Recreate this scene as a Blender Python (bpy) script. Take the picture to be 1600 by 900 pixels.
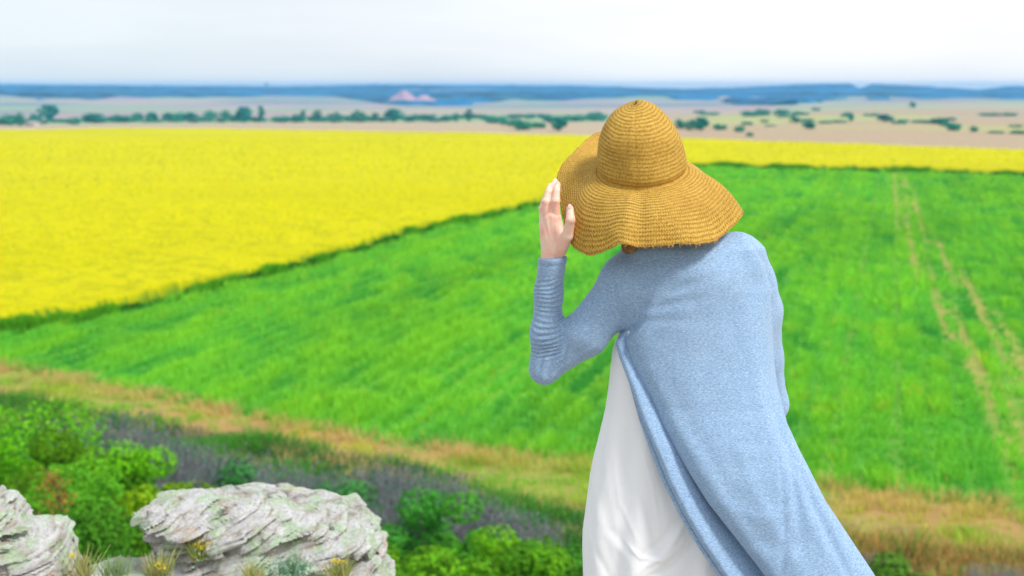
import bpy, math, random
import numpy as np
from mathutils import Vector

R = math.radians
for o in list(bpy.data.objects):
    bpy.data.objects.remove(o)
S = bpy.context.scene
COL = S.collection

# ------------------------------------------------------------------ camera
PITCH = R(8.12)
FPX = 2222.0                       # focal length in photo pixels (1600 wide)
CZ = 1.75
cam_d = bpy.data.cameras.new('camera')
cam = bpy.data.objects.new('camera', cam_d)
COL.objects.link(cam)
cam.location = (0, 0, CZ)
cam.rotation_euler = (R(90) - PITCH, 0, 0)
cam_d.sensor_width = 36
cam_d.lens = FPX / 1600 * 36
cam_d.clip_start = 0.05
cam_d.clip_end = 20000
cam_d.dof.use_dof = True
cam_d.dof.focus_distance = 3.2
cam_d.dof.aperture_fstop = 4.3
S.camera = cam

# ------------------------------------------------------------------ world, sun, exposure
SUN_EL, SUN_AZ = 50, 130           # azimuth clockwise from +Y (the view direction)
w = bpy.data.worlds.new('World')
S.world = w
w.use_nodes = True
nt = w.node_tree
nt.nodes.clear()
N = nt.nodes.new
L = nt.links.new
out = N('ShaderNodeOutputWorld')
bg = N('ShaderNodeBackground')
bg.inputs['Strength'].default_value = 0.092
sky = N('ShaderNodeTexSky')
sky.sky_type = 'NISHITA'
sky.sun_disc = False
sky.sun_elevation = R(SUN_EL)
sky.sun_rotation = R(SUN_AZ)
sky.dust_density = 3.0
tc = N('ShaderNodeTexCoord')
mp = N('ShaderNodeMapping')
mp.inputs['Scale'].default_value = (1.0, 1.0, 7.0)
mp.inputs['Location'].default_value = (0.35, 0.1, 0.2)
L(tc.outputs['Generated'], mp.inputs['Vector'])
n1 = N('ShaderNodeTexNoise')
n1.inputs['Scale'].default_value = 1.6
n1.inputs['Detail'].default_value = 6
n1.inputs['Roughness'].default_value = 0.5
L(mp.outputs[0], n1.inputs['Vector'])
sp = N('ShaderNodeSeparateXYZ')
L(tc.outputs['Generated'], sp.inputs[0])
# overcast sheet: whiter to the right, faintly blue to the left
mr = N('ShaderNodeMapRange')
mr.inputs['From Min'].default_value = -0.42
mr.inputs['From Max'].default_value = 0.30
mr.interpolation_type = 'SMOOTHSTEP'
L(sp.outputs['X'], mr.inputs['Value'])
mc = N('ShaderNodeMix')
mc.data_type = 'RGBA'
mc.inputs['A'].default_value = (7.4, 8.15, 8.75, 1)
mc.inputs['B'].default_value = (9.6, 9.7, 9.9, 1)
L(mr.outputs[0], mc.inputs['Factor'])
rp = N('ShaderNodeValToRGB')
rp.color_ramp.elements[0].position = 0.40
rp.color_ramp.elements[0].color = (0.86, 0.87, 0.90, 1)
rp.color_ramp.elements[1].position = 0.62
rp.color_ramp.elements[1].color = (1.06, 1.055, 1.05, 1)
L(n1.outputs['Fac'], rp.inputs['Fac'])
mu = N('ShaderNodeMix')
mu.data_type = 'RGBA'
mu.blend_type = 'MULTIPLY'
mu.clamp_result = False
mu.inputs['Factor'].default_value = 1
L(mc.outputs['Result'], mu.inputs['A'])
L(rp.outputs['Color'], mu.inputs['B'])
ms = N('ShaderNodeMix')
ms.data_type = 'RGBA'
ms.inputs['Factor'].default_value = 0.88
L(sky.outputs['Color'], ms.inputs['A'])
L(mu.outputs['Result'], ms.inputs['B'])
L(ms.outputs['Result'], bg.inputs['Color'])
L(bg.outputs[0], out.inputs['Surface'])

sun_d = bpy.data.lights.new('sun', 'SUN')
sun_d.energy = 2.3
sun_d.angle = R(11)
sun_d.color = (1.0, 0.975, 0.94)
sun = bpy.data.objects.new('sun', sun_d)
COL.objects.link(sun)
sx = math.cos(R(SUN_EL)) * math.sin(R(SUN_AZ))
sy = math.cos(R(SUN_EL)) * math.cos(R(SUN_AZ))
sz = math.sin(R(SUN_EL))
sun.rotation_euler = Vector((sx, sy, sz)).to_track_quat('Z', 'Y').to_euler()

S.view_settings.view_transform = 'Standard'
S.view_settings.look = 'None'
S.view_settings.gamma = 1
S.view_settings.exposure = 0.38
S.view_settings.use_curve_mapping = False
S.render.engine = 'CYCLES'
S.cycles.use_denoising = True
S.cycles.max_bounces = 6
S.cycles.diffuse_bounces = 3
S.cycles.transmission_bounces = 4
S.cycles.volume_bounces = 1
S.cycles.transparent_max_bounces = 4

# ------------------------------------------------------------------ helpers
cp, spn = math.cos(PITCH), math.sin(PITCH)


def P(px, py, Y):
    """world point seen at a photo pixel at distance Y along the ground"""
    a = (px - 800) / FPX
    b = (450 - py) / FPX
    d = np.array([a, cp + b * spn, -spn + b * cp])
    d = d * (Y / d[1])
    return np.array([d[0], d[1], CZ + d[2]])


def G(px, py, z=-10.0):
    a = (px - 800) / FPX
    b = (450 - py) / FPX
    d = np.array([a, cp + b * spn, -spn + b * cp])
    d = d * ((z - CZ) / d[2])
    return (d[0], d[1])


def tag(o, label=None, cat=None, group=None, kind=None):
    if label: o['label'] = label
    if cat: o['category'] = cat
    if group: o['group'] = group
    if kind: o['kind'] = kind
    return o


def hash3(i, j, k, seed):
    n = (i.astype(np.int64) * 374761393 + j.astype(np.int64) * 668265263 + k.astype(np.int64) * 2147483647 // 3 + seed * 1274126177) & 0xffffffff
    n = ((n ^ (n >> 13)) * 1274126177) & 0xffffffff
    n = ((n ^ (n >> 16)) * 2246822519) & 0xffffffff
    n = n ^ (n >> 15)
    return (n & 0xffffff).astype(np.float32) / float(0xffffff)


def vnoise(x, y, z, seed=0):
    x, y, z = np.broadcast_arrays(np.asarray(x, np.float32), np.asarray(y, np.float32), np.asarray(z, np.float32))
    xi, yi, zi = np.floor(x), np.floor(y), np.floor(z)
    fx, fy, fz = x - xi, y - yi, z - zi
    fx = fx * fx * (3 - 2 * fx); fy = fy * fy * (3 - 2 * fy); fz = fz * fz * (3 - 2 * fz)
    xi = xi.astype(np.int64); yi = yi.astype(np.int64); zi = zi.astype(np.int64)
    r = 0
    for a in (0, 1):
        wx = fx if a else 1 - fx
        for b in (0, 1):
            wy = fy if b else 1 - fy
            for c in (0, 1):
                wz = fz if c else 1 - fz
                r = r + wx * wy * wz * hash3(xi + a, yi + b, zi + c, seed)
    return r * 2 - 1


def fbm(x, y, z, octaves=4, seed=0, gain=0.5):
    r, a, s = 0, 1.0, 1.0
    for i in range(octaves):
        r = r + a * vnoise(x * s, y * s, z * s, seed + i * 7)
        a *= gain; s *= 2.03
    return r


def mesh_from(name, V, F, mat=None, parent=None, smooth=True, attrs=None, uv=None):
    """V (n,3) array, F (m,3 or 4) int array or list of arrays"""
    me = bpy.data.meshes.new(name)
    V = np.asarray(V, np.float32)
    Fs = F if isinstance(F, list) else [F]
    me.vertices.add(len(V))
    me.vertices.foreach_set('co', V.ravel())
    loops = np.concatenate([np.asarray(f, np.int32).ravel() for f in Fs])
    tot = np.concatenate([np.full(len(f), np.asarray(f).shape[1], np.int32) for f in Fs])
    st = np.concatenate([[0], np.cumsum(tot)[:-1]]).astype(np.int32)
    me.loops.add(len(loops))
    me.loops.foreach_set('vertex_index', loops)
    me.polygons.add(len(tot))
    me.polygons.foreach_set('loop_start', st)
    me.polygons.foreach_set('loop_total', tot)
    if smooth:
        me.polygons.foreach_set('use_smooth', np.ones(len(tot), bool))
    if attrs:
        for k, v in attrs.items():
            v = np.asarray(v, np.float32)
            if v.ndim == 1:
                a = me.attributes.new(k, 'FLOAT', 'POINT')
                a.data.foreach_set('value', v)
            elif v.shape[1] == 3 and k != 'col':
                a = me.attributes.new(k, 'FLOAT_VECTOR', 'POINT')
                a.data.foreach_set('vector', v.ravel())
            else:
                if v.shape[1] == 3:
                    v = np.concatenate([v, np.ones((len(v), 1), np.float32)], 1)
                a = me.attributes.new(k, 'FLOAT_COLOR', 'POINT')
                a.data.foreach_set('color', v.ravel())
    me.update(calc_edges=True)
    me.validate()
    if mat: me.materials.append(mat)
    o = bpy.data.objects.new(name, me)
    COL.objects.link(o)
    if parent: o.parent = parent
    return o


def empty(name, loc=(0, 0, 0)):
    o = bpy.data.objects.new(name, None)
    o.empty_display_size = 0.2
    o.location = loc
    COL.objects.link(o)
    return o


def surface_nets(D, org, h):
    """D: 3D array, negative inside; returns V, quads"""
    s = D < 0
    nx, ny, nz = D.shape
    cs = np.zeros((nx - 1, ny - 1, nz - 1), np.int8)
    for a in (0, 1):
        for b in (0, 1):
            for c in (0, 1):
                cs += s[a:nx - 1 + a, b:ny - 1 + b, c:nz - 1 + c]
    act = (cs > 0) & (cs < 8)
    idx = -np.ones(act.shape, np.int64)
    ii = np.argwhere(act)
    idx[act] = np.arange(len(ii))
    acc = np.zeros((len(ii), 3)); cnt = np.zeros(len(ii))
    corners = [(a, b, c) for a in (0, 1) for b in (0, 1) for c in (0, 1)]
    for p in corners:
        for ax in range(3):
            if p[ax] == 0:
                q = list(p); q[ax] = 1
                d0 = D[ii[:, 0] + p[0], ii[:, 1] + p[1], ii[:, 2] + p[2]]
                d1 = D[ii[:, 0] + q[0], ii[:, 1] + q[1], ii[:, 2] + q[2]]
                m = (d0 < 0) != (d1 < 0)
                t = np.zeros(len(ii)); t[m] = d0[m] / (d0[m] - d1[m])
                pos = np.tile(np.array(p, float), (len(ii), 1)); pos[:, ax] += t
                acc[m] += pos[m]; cnt[m] += 1
    V = (ii + acc / np.maximum(cnt, 1)[:, None]) * h + np.asarray(org)
    quads = []
    for ax in range(3):
        sl0 = [slice(1, -1)] * 3; sl0[ax] = slice(0, -1)
        sl1 = [slice(1, -1)] * 3; sl1[ax] = slice(1, None)
        a0 = s[tuple(sl0)]; a1 = s[tuple(sl1)]
        e = np.argwhere(a0 != a1)
        if not len(e): continue
        off = np.array([1, 1, 1]); off[ax] = 0
        g = e + off
        u, v = [(1, 2), (2, 0), (0, 1)][ax]
        U = np.zeros(3, int); U[u] = 1
        W = np.zeros(3, int); W[v] = 1
        c00 = g - U - W; c10 = g - W; c11 = g; c01 = g - U
        q = np.stack([idx[tuple(c.T)] for c in (c00, c10, c11, c01)], 1)
        flip = ~a0[tuple(e.T)]
        q[flip] = q[flip][:, ::-1]
        quads.append(q)
    q = np.concatenate(quads)
    q = q[(q >= 0).all(1)]
    return V, q


def vnormals(V, q):
    n = np.cross(V[q[:, 2]] - V[q[:, 0]], V[q[:, 3]] - V[q[:, 1]])
    vn = np.zeros_like(V)
    for k in range(4):
        np.add.at(vn, q[:, k], n)
    return vn / np.maximum(np.linalg.norm(vn, axis=1), 1e-12)[:, None]


def grid(lo, hi, h):
    ax = [np.arange(lo[i], hi[i] + h, h, dtype=np.float32) for i in range(3)]
    return ax[0][:, None, None], ax[1][None, :, None], ax[2][None, None, :]


def smin(a, b, k):
    h = np.clip(0.5 + 0.5 * (b - a) / k, 0, 1)
    return b + (a - b) * h - k * h * (1 - h)


def capsule(X, Y, Z, a, b, ra, rb):
    a = np.asarray(a, float); b = np.asarray(b, float)
    d = b - a
    L2 = float(d @ d) + 1e-12
    t = np.clip(((X - a[0]) * d[0] + (Y - a[1]) * d[1] + (Z - a[2]) * d[2]) / L2, 0, 1)
    r = ra + (rb - ra) * t
    return np.sqrt((X - a[0] - d[0] * t) ** 2 + (Y - a[1] - d[1] * t) ** 2 + (Z - a[2] - d[2] * t) ** 2) - r


def ellipsoid(X, Y, Z, c, r):
    q = np.sqrt(((X - c[0]) / r[0]) ** 2 + ((Y - c[1]) / r[1]) ** 2 + ((Z - c[2]) / r[2]) ** 2)
    return (q - 1) * min(r)


def chain(X, Y, Z, pts, rs, k=0.004):
    f = None
    for i in range(len(pts) - 1):
        c = capsule(X, Y, Z, pts[i], pts[i + 1], rs[i], rs[i + 1])
        f = c if f is None else smin(f, c, k)
    return f


# ------------------------------------------------------------------ materials
def new_mat(name):
    m = bpy.data.materials.new(name)
    m.use_nodes = True
    nt = m.node_tree
    b = nt.nodes['Principled BSDF']
    return m, nt, b


def noise_node(nt, scale, detail=4, rough=0.55, vec=None, coord='Object', msc=None):
    n = nt.nodes.new('ShaderNodeTexNoise')
    n.inputs['Scale'].default_value = scale
    n.inputs['Detail'].default_value = detail
    n.inputs['Roughness'].default_value = rough
    if vec is None:
        t = nt.nodes.new('ShaderNodeTexCoord')
        vec = t.outputs[coord]
    if msc is not None:
        mp = nt.nodes.new('ShaderNodeMapping')
        mp.inputs['Scale'].default_value = msc
        nt.links.new(vec, mp.inputs['Vector'])
        vec = mp.outputs[0]
    nt.links.new(vec, n.inputs['Vector'])
    return n


def ramp(nt, fac, stops):
    r = nt.nodes.new('ShaderNodeValToRGB')
    el = r.color_ramp.elements
    while len(el) < len(stops): el.new(0.5)
    for e, (p, c) in zip(el, stops):
        e.position = p
        e.color = (*c, 1)
    nt.links.new(fac, r.inputs['Fac'])
    return r.outputs['Color']


def mixc(nt, fac, a, b, mode='MIX'):
    m = nt.nodes.new('ShaderNodeMix')
    m.data_type = 'RGBA'
    m.blend_type = mode
    for s, v in (('Factor', fac), ('A', a), ('B', b)):
        if isinstance(v, (int, float)): m.inputs[s].default_value = v
        elif isinstance(v, tuple): m.inputs[s].default_value = (*v, 1)
        else: nt.links.new(v, m.inputs[s])
    return m.outputs['Result']


def bump(nt, b, height, strength, dist):
    n = nt.nodes.new('ShaderNodeBump')
    n.inputs['Strength'].default_value = strength
    n.inputs['Distance'].default_value = dist
    nt.links.new(height, n.inputs['Height'])
    nt.links.new(n.outputs[0], b.inputs['Normal'])
    return n


def leaf_mat(name, trans=0.3, rough=0.6):
    m, nt, b = new_mat(name)
    a = nt.nodes.new('ShaderNodeAttribute')
    a.attribute_name = 'col'
    nt.links.new(a.outputs['Color'], b.inputs['Base Color'])
    b.inputs['Roughness'].default_value = rough
    b.inputs['Specular IOR Level'].default_value = 0.06
    t = nt.nodes.new('ShaderNodeBsdfTranslucent')
    nt.links.new(a.outputs['Color'], t.inputs['Color'])
    mx = nt.nodes.new('ShaderNodeMixShader')
    mx.inputs[0].default_value = trans
    o = nt.nodes['Material Output']
    nt.links.new(b.outputs[0], mx.inputs[1])
    nt.links.new(t.outputs[0], mx.inputs[2])
    nt.links.new(mx.outputs[0], o.inputs['Surface'])
    return m


M_leaf = leaf_mat('leaf')
M_crop = leaf_mat('crop', 0.35, 0.7)


def simple(name, c, rough=0.8, nscale=None, c2=None, bumpd=None):
    m, nt, b = new_mat(name)
    b.inputs['Roughness'].default_value = rough
    b.inputs['Specular IOR Level'].default_value = 0.3
    if nscale:
        n = noise_node(nt, nscale, 5)
        nt.links.new(ramp(nt, n.outputs['Fac'], [(0.35, c), (0.65, c2)]), b.inputs['Base Color'])
        if bumpd: bump(nt, b, n.outputs['Fac'], 0.6, bumpd)
    else:
        b.inputs['Base Color'].default_value = (*c, 1)
    return m


M_bark = simple('bark', (0.10, 0.075, 0.055), 0.9, 8, (0.2, 0.16, 0.12), 0.02)
M_twig = simple('dead_twig', (0.20, 0.19, 0.22), 0.9, 3, (0.36, 0.32, 0.36))

# ground: vertex-painted land cover with procedural mottling
M_ground, nt, b = new_mat('ground')
a = nt.nodes.new('ShaderNodeAttribute'); a.attribute_name = 'col'
g1 = noise_node(nt, 0.9, 8, 0.65)
g2 = noise_node(nt, 14, 5, 0.6)
c = mixc(nt, 1.0, a.outputs['Color'], ramp(nt, g1.outputs['Fac'], [(0.3, (0.78, 0.8, 0.8)), (0.7, (1.15, 1.1, 1.05))]), 'MULTIPLY')
c = mixc(nt, 1.0, c, ramp(nt, g2.outputs['Fac'], [(0.3, (0.8, 0.8, 0.8)), (0.7, (1.15, 1.15, 1.15))]), 'MULTIPLY')
nt.links.new(c, b.inputs['Base Color'])
b.inputs['Roughness'].default_value = 0.95
b.inputs['Specular IOR Level'].default_value = 0.1
bump(nt, b, g2.outputs['Fac'], 0.5, 0.03)

# ------------------------------------------------------------------ terrain
def line_fn(pts):
    pts = sorted(pts)
    xs = [p[0] for p in pts]; ys = [p[1] for p in pts]
    s0 = (ys[1] - ys[0]) / (xs[1] - xs[0]); s1 = (ys[-1] - ys[-2]) / (xs[-1] - xs[-2])
    xs = [xs[0] - 400] + xs + [xs[-1] + 400]
    ys = [ys[0] - 400 * s0] + ys + [ys[-1] + 400 * s1]
    return lambda x: np.interp(x, xs, ys)


Y_DRY = line_fn([G(*p) for p in ((0, 574), (150, 600), (340, 640), (600, 690), (930, 727), (1300, 764), (1600, 800))])
Y_BRUSH = line_fn([G(*p) for p in ((0, 640), (300, 690), (640, 750), (850, 826), (1300, 880), (1600, 905))])
_yr = line_fn([G(*p, -9.2) for p in ((0, 498), (120, 480), (300, 440), (600, 366), (840, 308), (1000, 270), (1080, 252), (1600, 268))])
Y_RAPE = lambda x: _yr(x) + 0.7 * fbm(x / 3.0, 0, 0, 3, 171)
Y_FAR = line_fn([G(*p, -9.2) for p in ((0, 203), (200, 199), (640, 205), (870, 209), (1070, 216), (1600, 237))])
EDGE = lambda x: np.interp(x, [-30, -8, -2.2, -1.0, -0.45, 0.2, 1.4, 8, 30], [4, 4.6, 4.98, 4.98, 4.80, 4.45, 4.3, 4.2, 3.0])

RZ = np.array([0, 250, 420, 470, 650, 900, 1300, 1700, 2500, 3200, 4000, 5000, 5600, 7500])
ZZ = np.array([-10, -10, -10.1, -11.5, -16, -20.7, -24.5, -26.5, -28, -24, -16, -9.5, -10, -60])


def _az(px): return math.atan2(px - 800, FPX * math.cos(PITCH) + (450 - 140) * math.sin(PITCH))


_sk = [(-600, 135), (0, 134), (200, 135), (420, 136), (600, 134), (900, 135), (1000, 137), (1060, 138.5), (1150, 137), (1270, 133.5), (1328, 133), (1345, 138), (1362, 133.2), (1420, 135), (1530, 139), (1570, 136), (1600, 135.5), (2200, 136)]
SKY_DZ = lambda az: (136 - np.interp(az, [_az(p[0]) for p in _sk], [p[1] for p in _sk])) / FPX * 7500


def Hraw(x, y):
    x = np.asarray(x, float); y = np.asarray(y, float)
    r = np.sqrt(x * x + y * y)
    az = np.arctan2(x, np.maximum(np.abs(y), 1e-3))
    z = np.interp(r, RZ, ZZ)
    # right-hand hill of dry fields
    right = 1 / (1 + np.exp(-(az - 0.20) / 0.03))
    z = z + right * 9.0 * np.exp(-((r - 1400) / 620) ** 2)
    z = z + 4.6 * vnoise(x / 520, y / 430, 3, 5) * np.clip((r - 700) / 900, 0, 1) * np.clip((4300 - r) / 600, 0, 1)
    z = z + (SKY_DZ(az) + 1.0 * vnoise(x / 120, y / 400, 9, 16)) * np.clip((r - 3800) / 800, 0, 1)
    # field: slight unevenness
    z = z + 0.10 * vnoise(x / 9, y / 9, 1, 1) * np.clip((r - 30) / 20, 0, 1) * (r < 420)
    return z


def H(x, y):
    x = np.asarray(x, float); y = np.asarray(y, float)
    z = Hraw(x, y)
    d = y - EDGE(x) - 0.15 * vnoise(x * 2.5, y * 0.5, 0, 3)
    drop = 1 - np.exp(-np.maximum(d, 0) / 6.5)
    drop = np.where(d > 34, 1.0, drop)
    top = -0.02 + 0.035 * vnoise(x * 3, y * 3, 2, 8) + 0.015 * vnoise(x * 11, y * 11, 2, 9)
    rough = 0.5 * vnoise(x / 2.2, y / 2.2, 4, 6) * np.clip(d / 3, 0, 1) * np.clip((36 - d) / 20, 0, 1)
    return np.where(d <= 0, top, top * (1 - drop) + z * drop + rough)


def hit(px, py, rmax=5600, r0=20):
    """where the ray through a photo pixel meets the land"""
    a = (px - 800) / FPX; b = (450 - py) / FPX
    d = np.array([a, cp + b * spn, -spn + b * cp])
    t = np.geomspace(r0, rmax, 4000)
    X, Y, Z = d[0] * t, d[1] * t, CZ + d[2] * t
    k = np.argmax(Z < H(X, Y))
    if k == 0: k = len(t) - 1
    return np.array([X[k], Y[k], float(H(X[k], Y[k]))])


ROWDIR = R(14.9)                   # crop rows run this far to the right of the view
def row_uv(x, y):
    u = x * math.cos(ROWDIR) - y * math.sin(ROWDIR)     # across the rows
    v = x * math.sin(ROWDIR) + y * math.cos(ROWDIR)
    return u, v


# lower edge of the far woods, traced as a place on the land for each direction
_wl = [(-400, 152), (0, 152), (60, 158), (120, 153), (300, 152), (420, 150), (520, 151), (560, 158), (640, 167), (740, 164), (800, 158), (930, 153), (1040, 152), (1120, 156), (1170, 165), (1240, 166), (1290, 160), (1350, 156), (1420, 154), (1600, 154), (1900, 154)]
_wr = []
for a_, b_ in _wl:
    h_ = hit(a_, b_)
    _wr.append(math.hypot(h_[0], h_[1]))
LIM = lambda az: np.interp(az, [_az(p[0]) for p in _wl], _wr) + 160 * vnoise(az * 60, 0, 0, 56)


def tram_u(px, py):
    g = G(px, py)
    return row_uv(*g)[0]


TRAM_X = []
for _p in ([(1396, 266), (1400, 300), (1410, 350), (1435, 415), (1468, 475), (1505, 545), (1560, 640), (1592, 700), (1630, 780)],
           [(1410, 266), (1418, 300), (1445, 360), (1480, 415), (1515, 455), (1560, 520), (1600, 590), (1660, 700), (1700, 780)],
           ):
    _g = sorted([G(*q)[::-1] for q in _p])
    TRAM_X.append(lambda y, g=_g: np.interp(y, [q[0] for q in g], [q[1] for q in g]))
TRAMS = [tram_u(1478, 470), tram_u(1540, 480)]
TRAM_FAINT = [tram_u(1330, 560), tram_u(1400, 620), tram_u(1580, 420), TRAMS[1] + 7]


def tram_mask(x, y):
    u, v = row_uv(x, y)
    wob = 0.06 * vnoise(v / 12, 0, 0, 4)
    m = np.zeros_like(u)
    for t in TRAM_X:
        m = np.maximum(m, np.clip(1.5 - np.abs(x + wob - t(y)) / 0.62, 0, 1) * (y < 225))
    for t in TRAM_FAINT:
        m = np.maximum(m, 0.2 * np.clip(1.3 - np.abs(u + wob - t) / 0.5, 0, 1))
    m = 0.92 * m * (0.78 + 0.22 * np.clip(fbm(x / 5, y / 5, 0, 3, 70) + 0.6, 0, 1.2))
    m = m * np.clip(1.2 - (240 - y) * 0 , 0, 1)
    return np.clip(m, 0, 1)


def build_ground():
    rad = np.concatenate([np.geomspace(0.3, 3, 14)[:-1], np.arange(3, 8, 0.06), np.geomspace(8, 30, 90)[:-1], np.arange(30, 120, 0.4),
                          np.arange(120, 430, 1.3), np.geomspace(430, 6000, 200)])
    ang = np.concatenate([np.arange(-180, -36, 3.0), np.arange(-36, 36, 0.13), np.arange(36, 180, 3.0)])
    A, Rr = np.meshgrid(np.radians(ang), rad, indexing='ij')
    x = Rr * np.sin(A); y = Rr * np.cos(A)
    z = H(x, y)
    z = np.where(y < -20, np.where(np.hypot(x, y) > 60, -12 * np.clip((np.hypot(x, y) - 60) / 200, 0, 1), 0), z)
    na, nr = A.shape
    V = np.stack([x, y, z], -1).reshape(-1, 3)
    V = np.concatenate([V, [[0, 0, -0.02]]])
    i, j = np.meshgrid(np.arange(na), np.arange(nr - 1), indexing='ij')
    i2 = (i + 1) % na
    F = np.stack([i * nr + j, i * nr + j + 1, i2 * nr + j + 1, i2 * nr + j], -1).reshape(-1, 4)
    c = len(V) - 1
    ii = np.arange(na)
    T = np.stack([np.full(na, c), ii * nr, ((ii + 1) % na) * nr], -1)
    X, Y, Z = V.T
    r = np.hypot(X, Y); az = np.arctan2(X, Y)
    n = fbm(X / 6, Y / 6, 0, 4, 21)
    n2 = fbm(X / 1.3, Y / 1.3, 0, 4, 31)
    nb = fbm(X / 160, Y / 260, 0, 4, 41)
    col = np.zeros((len(V), 3))
    def put(mask, c):
        m = np.clip(mask, 0, 1)[:, None]
        np.copyto(col, col * (1 - m) + np.asarray(c) * m)
    put(np.ones(len(V)), (0.34, 0.30, 0.25))                       # rocky top
    d = Y - EDGE(X)
    put((d > 0.05) * 1.0, (0.07, 0.10, 0.03))                      # slope undergrowth
    dry = np.clip((Y - Y_BRUSH(X)) / 1.5 + 0.5, 0, 1)
    put(dry, (0.42, 0.27, 0.10))
    put(dry * np.clip(n * 1.4 + 0.3, 0, 1), (0.30, 0.32, 0.07))
    put(dry * np.clip(n2 - 0.35, 0, 1), (0.25, 0.17, 0.12))
    gr = np.clip((Y - Y_DRY(X) + n2 * 0.8) / 0.8 + 0.5, 0, 1)
    put(gr, (0.09, 0.34, 0.03))
    put(gr * np.clip(n * 0.7, 0, 0.6), (0.18, 0.44, 0.02))
    put(gr * tram_mask(X, Y) * 0.85, (0.36, 0.34, 0.09))
    ye = np.clip((Y - Y_RAPE(X)) / 0.6 + 0.5, 0, 1)
    put(ye, (0.10, 0.16, 0.02))
    far = np.clip((Y - Y_FAR(X)) / 4 + 0.5, 0, 1) * (r > 120)
    put(far, (0.46, 0.37, 0.26))
    put(far * np.clip((r - 800) / 40, 0, 1), (0.30, 0.42, 0.20))
    put(far * np.clip((r - 960) / 80, 0, 1), (0.40, 0.32, 0.30))
    st = vnoise(X / 330 + 5, Y / 140, 0, 90)
    m = far * np.clip((r - 950) / 150, 0, 1)
    sA = np.clip(fbm(X / 300, Y / 190, 3, 4, 96) * 1.8, 0, 1); sB = np.clip(fbm(X / 260, Y / 150, 9, 4, 97) * 1.8 - 0.1, 0, 1)
    put(m * (st > 0.15), (0.46, 0.37, 0.30))
    put(m * sA * 0.85, (0.12, 0.24, 0.22))
    put(m * sB * 0.8, (0.36, 0.28, 0.34))
    put(m * (st < -0.40), (0.30, 0.40, 0.22))
    put(m * (az > 0.18) * (vnoise(X / 260, Y / 90, 4, 92) > 0.3) * (r > 1000), (0.34, 0.44, 0.26))
    mr_ = far * (az > 0.08) * np.clip((r - 240) / 60, 0, 1) * np.clip((1250 - r) / 150, 0, 1)
    put(mr_, (0.44, 0.34, 0.23))
    put(mr_ * np.clip(nb * 2, 0, 0.8), (0.42, 0.46, 0.16))
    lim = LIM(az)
    put(far * np.clip((r - lim) / 160, 0, 1), (0.015, 0.12, 0.17))  # land under the far woods, haze blue painted in
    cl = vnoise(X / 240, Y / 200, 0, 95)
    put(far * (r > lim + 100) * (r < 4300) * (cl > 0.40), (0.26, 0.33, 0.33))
    o = mesh_from('ground', V, [F[:, ::-1], T[:, ::-1]], M_ground, attrs={'col': col})
    tag(o, kind='structure')
    return o


ground = build_ground()


def blades(P0, n, hgt, wid, spread, col, colvar=0.15, rng=None, lean=0.35, tipcol=None):
    """many narrow leaf triangles around each point; returns V,F,C"""
    rng = rng or np.random.default_rng(1)
    N0 = len(P0)
    Pn = np.repeat(P0, n, 0)
    k = len(Pn)
    hgt = np.repeat(np.broadcast_to(hgt, N0), n) * rng.uniform(0.6, 1.2, k)
    th = rng.uniform(0, 2 * np.pi, k)
    ba = rng.uniform(0, 2 * np.pi, k); br = np.sqrt(rng.uniform(0, 1, k)) * spread
    base = Pn + np.stack([np.cos(ba) * br, np.sin(ba) * br, np.zeros(k)], -1)
    le = rng.uniform(0.1, 1, k) * lean * hgt
    la = ba + rng.normal(0, 0.6, k)
    tip = base + np.stack([np.cos(la) * le, np.sin(la) * le, hgt], -1)
    wv = np.stack([np.cos(th), np.sin(th), np.zeros(k)], -1) * (wid * 0.5) * rng.uniform(0.7, 1.3, k)[:, None]
    V = np.stack([base - wv, base + wv, tip + wv * 0.25, tip - wv * 0.25], 1).reshape(-1, 3)
    F = np.arange(4 * k).reshape(-1, 4)
    C = np.repeat(np.broadcast_to(col, (N0, 3)), n, 0) * rng.uniform(1 - colvar, 1 + colvar, (k, 1)) * rng.uniform(1 - colvar * 0.3, 1 + colvar * 0.3, (k, 3))
    C = np.repeat(C, 4, 0)
    return V, F, C


def quads(Pc, size, col, colvar, rng, flat=0.0):
    k = len(Pc)
    a = rng.normal(size=(k, 3)); a[:, 2] *= (1 - flat)
    a /= np.linalg.norm(a, axis=1)[:, None]
    b = np.cross(a, rng.normal(size=(k, 3))); b /= np.linalg.norm(b, axis=1)[:, None]
    s = (np.broadcast_to(size, k) * rng.uniform(0.6, 1.3, k))[:, None] * 0.5
    V = np.stack([Pc - a * s, Pc + b * s * 0.62, Pc + a * s, Pc - b * s * 0.62], 1).reshape(-1, 3)
    F = np.arange(4 * k).reshape(-1, 4)
    C = np.broadcast_to(col, (k, 3)) * rng.uniform(1 - colvar, 1 + colvar, (k, 1)) * rng.uniform(1 - colvar * 0.3, 1 + colvar * 0.3, (k, 3))
    return V, F, np.repeat(C, 4, 0)


def facing_quads(Pc, nrm, size, col, colvar, rng):
    k = len(Pc)
    n = nrm / np.linalg.norm(nrm, axis=1)[:, None]
    a = np.cross(n, rng.normal(size=(k, 3))); a /= np.linalg.norm(a, axis=1)[:, None]
    b = np.cross(n, a)
    s = (np.broadcast_to(size, k) * rng.uniform(0.6, 1.3, k))[:, None] * 0.5
    V = np.stack([Pc - a * s, Pc + b * s * 0.62, Pc + a * s, Pc - b * s * 0.62], 1).reshape(-1, 3)
    F = np.arange(4 * k).reshape(-1, 4)
    C = np.broadcast_to(col, (k, 3)) * rng.uniform(1 - colvar, 1 + colvar, (k, 1)) * rng.uniform(1 - colvar * 0.3, 1 + colvar * 0.3, (k, 3))
    return V, F, np.repeat(C, 4, 0)


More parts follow.
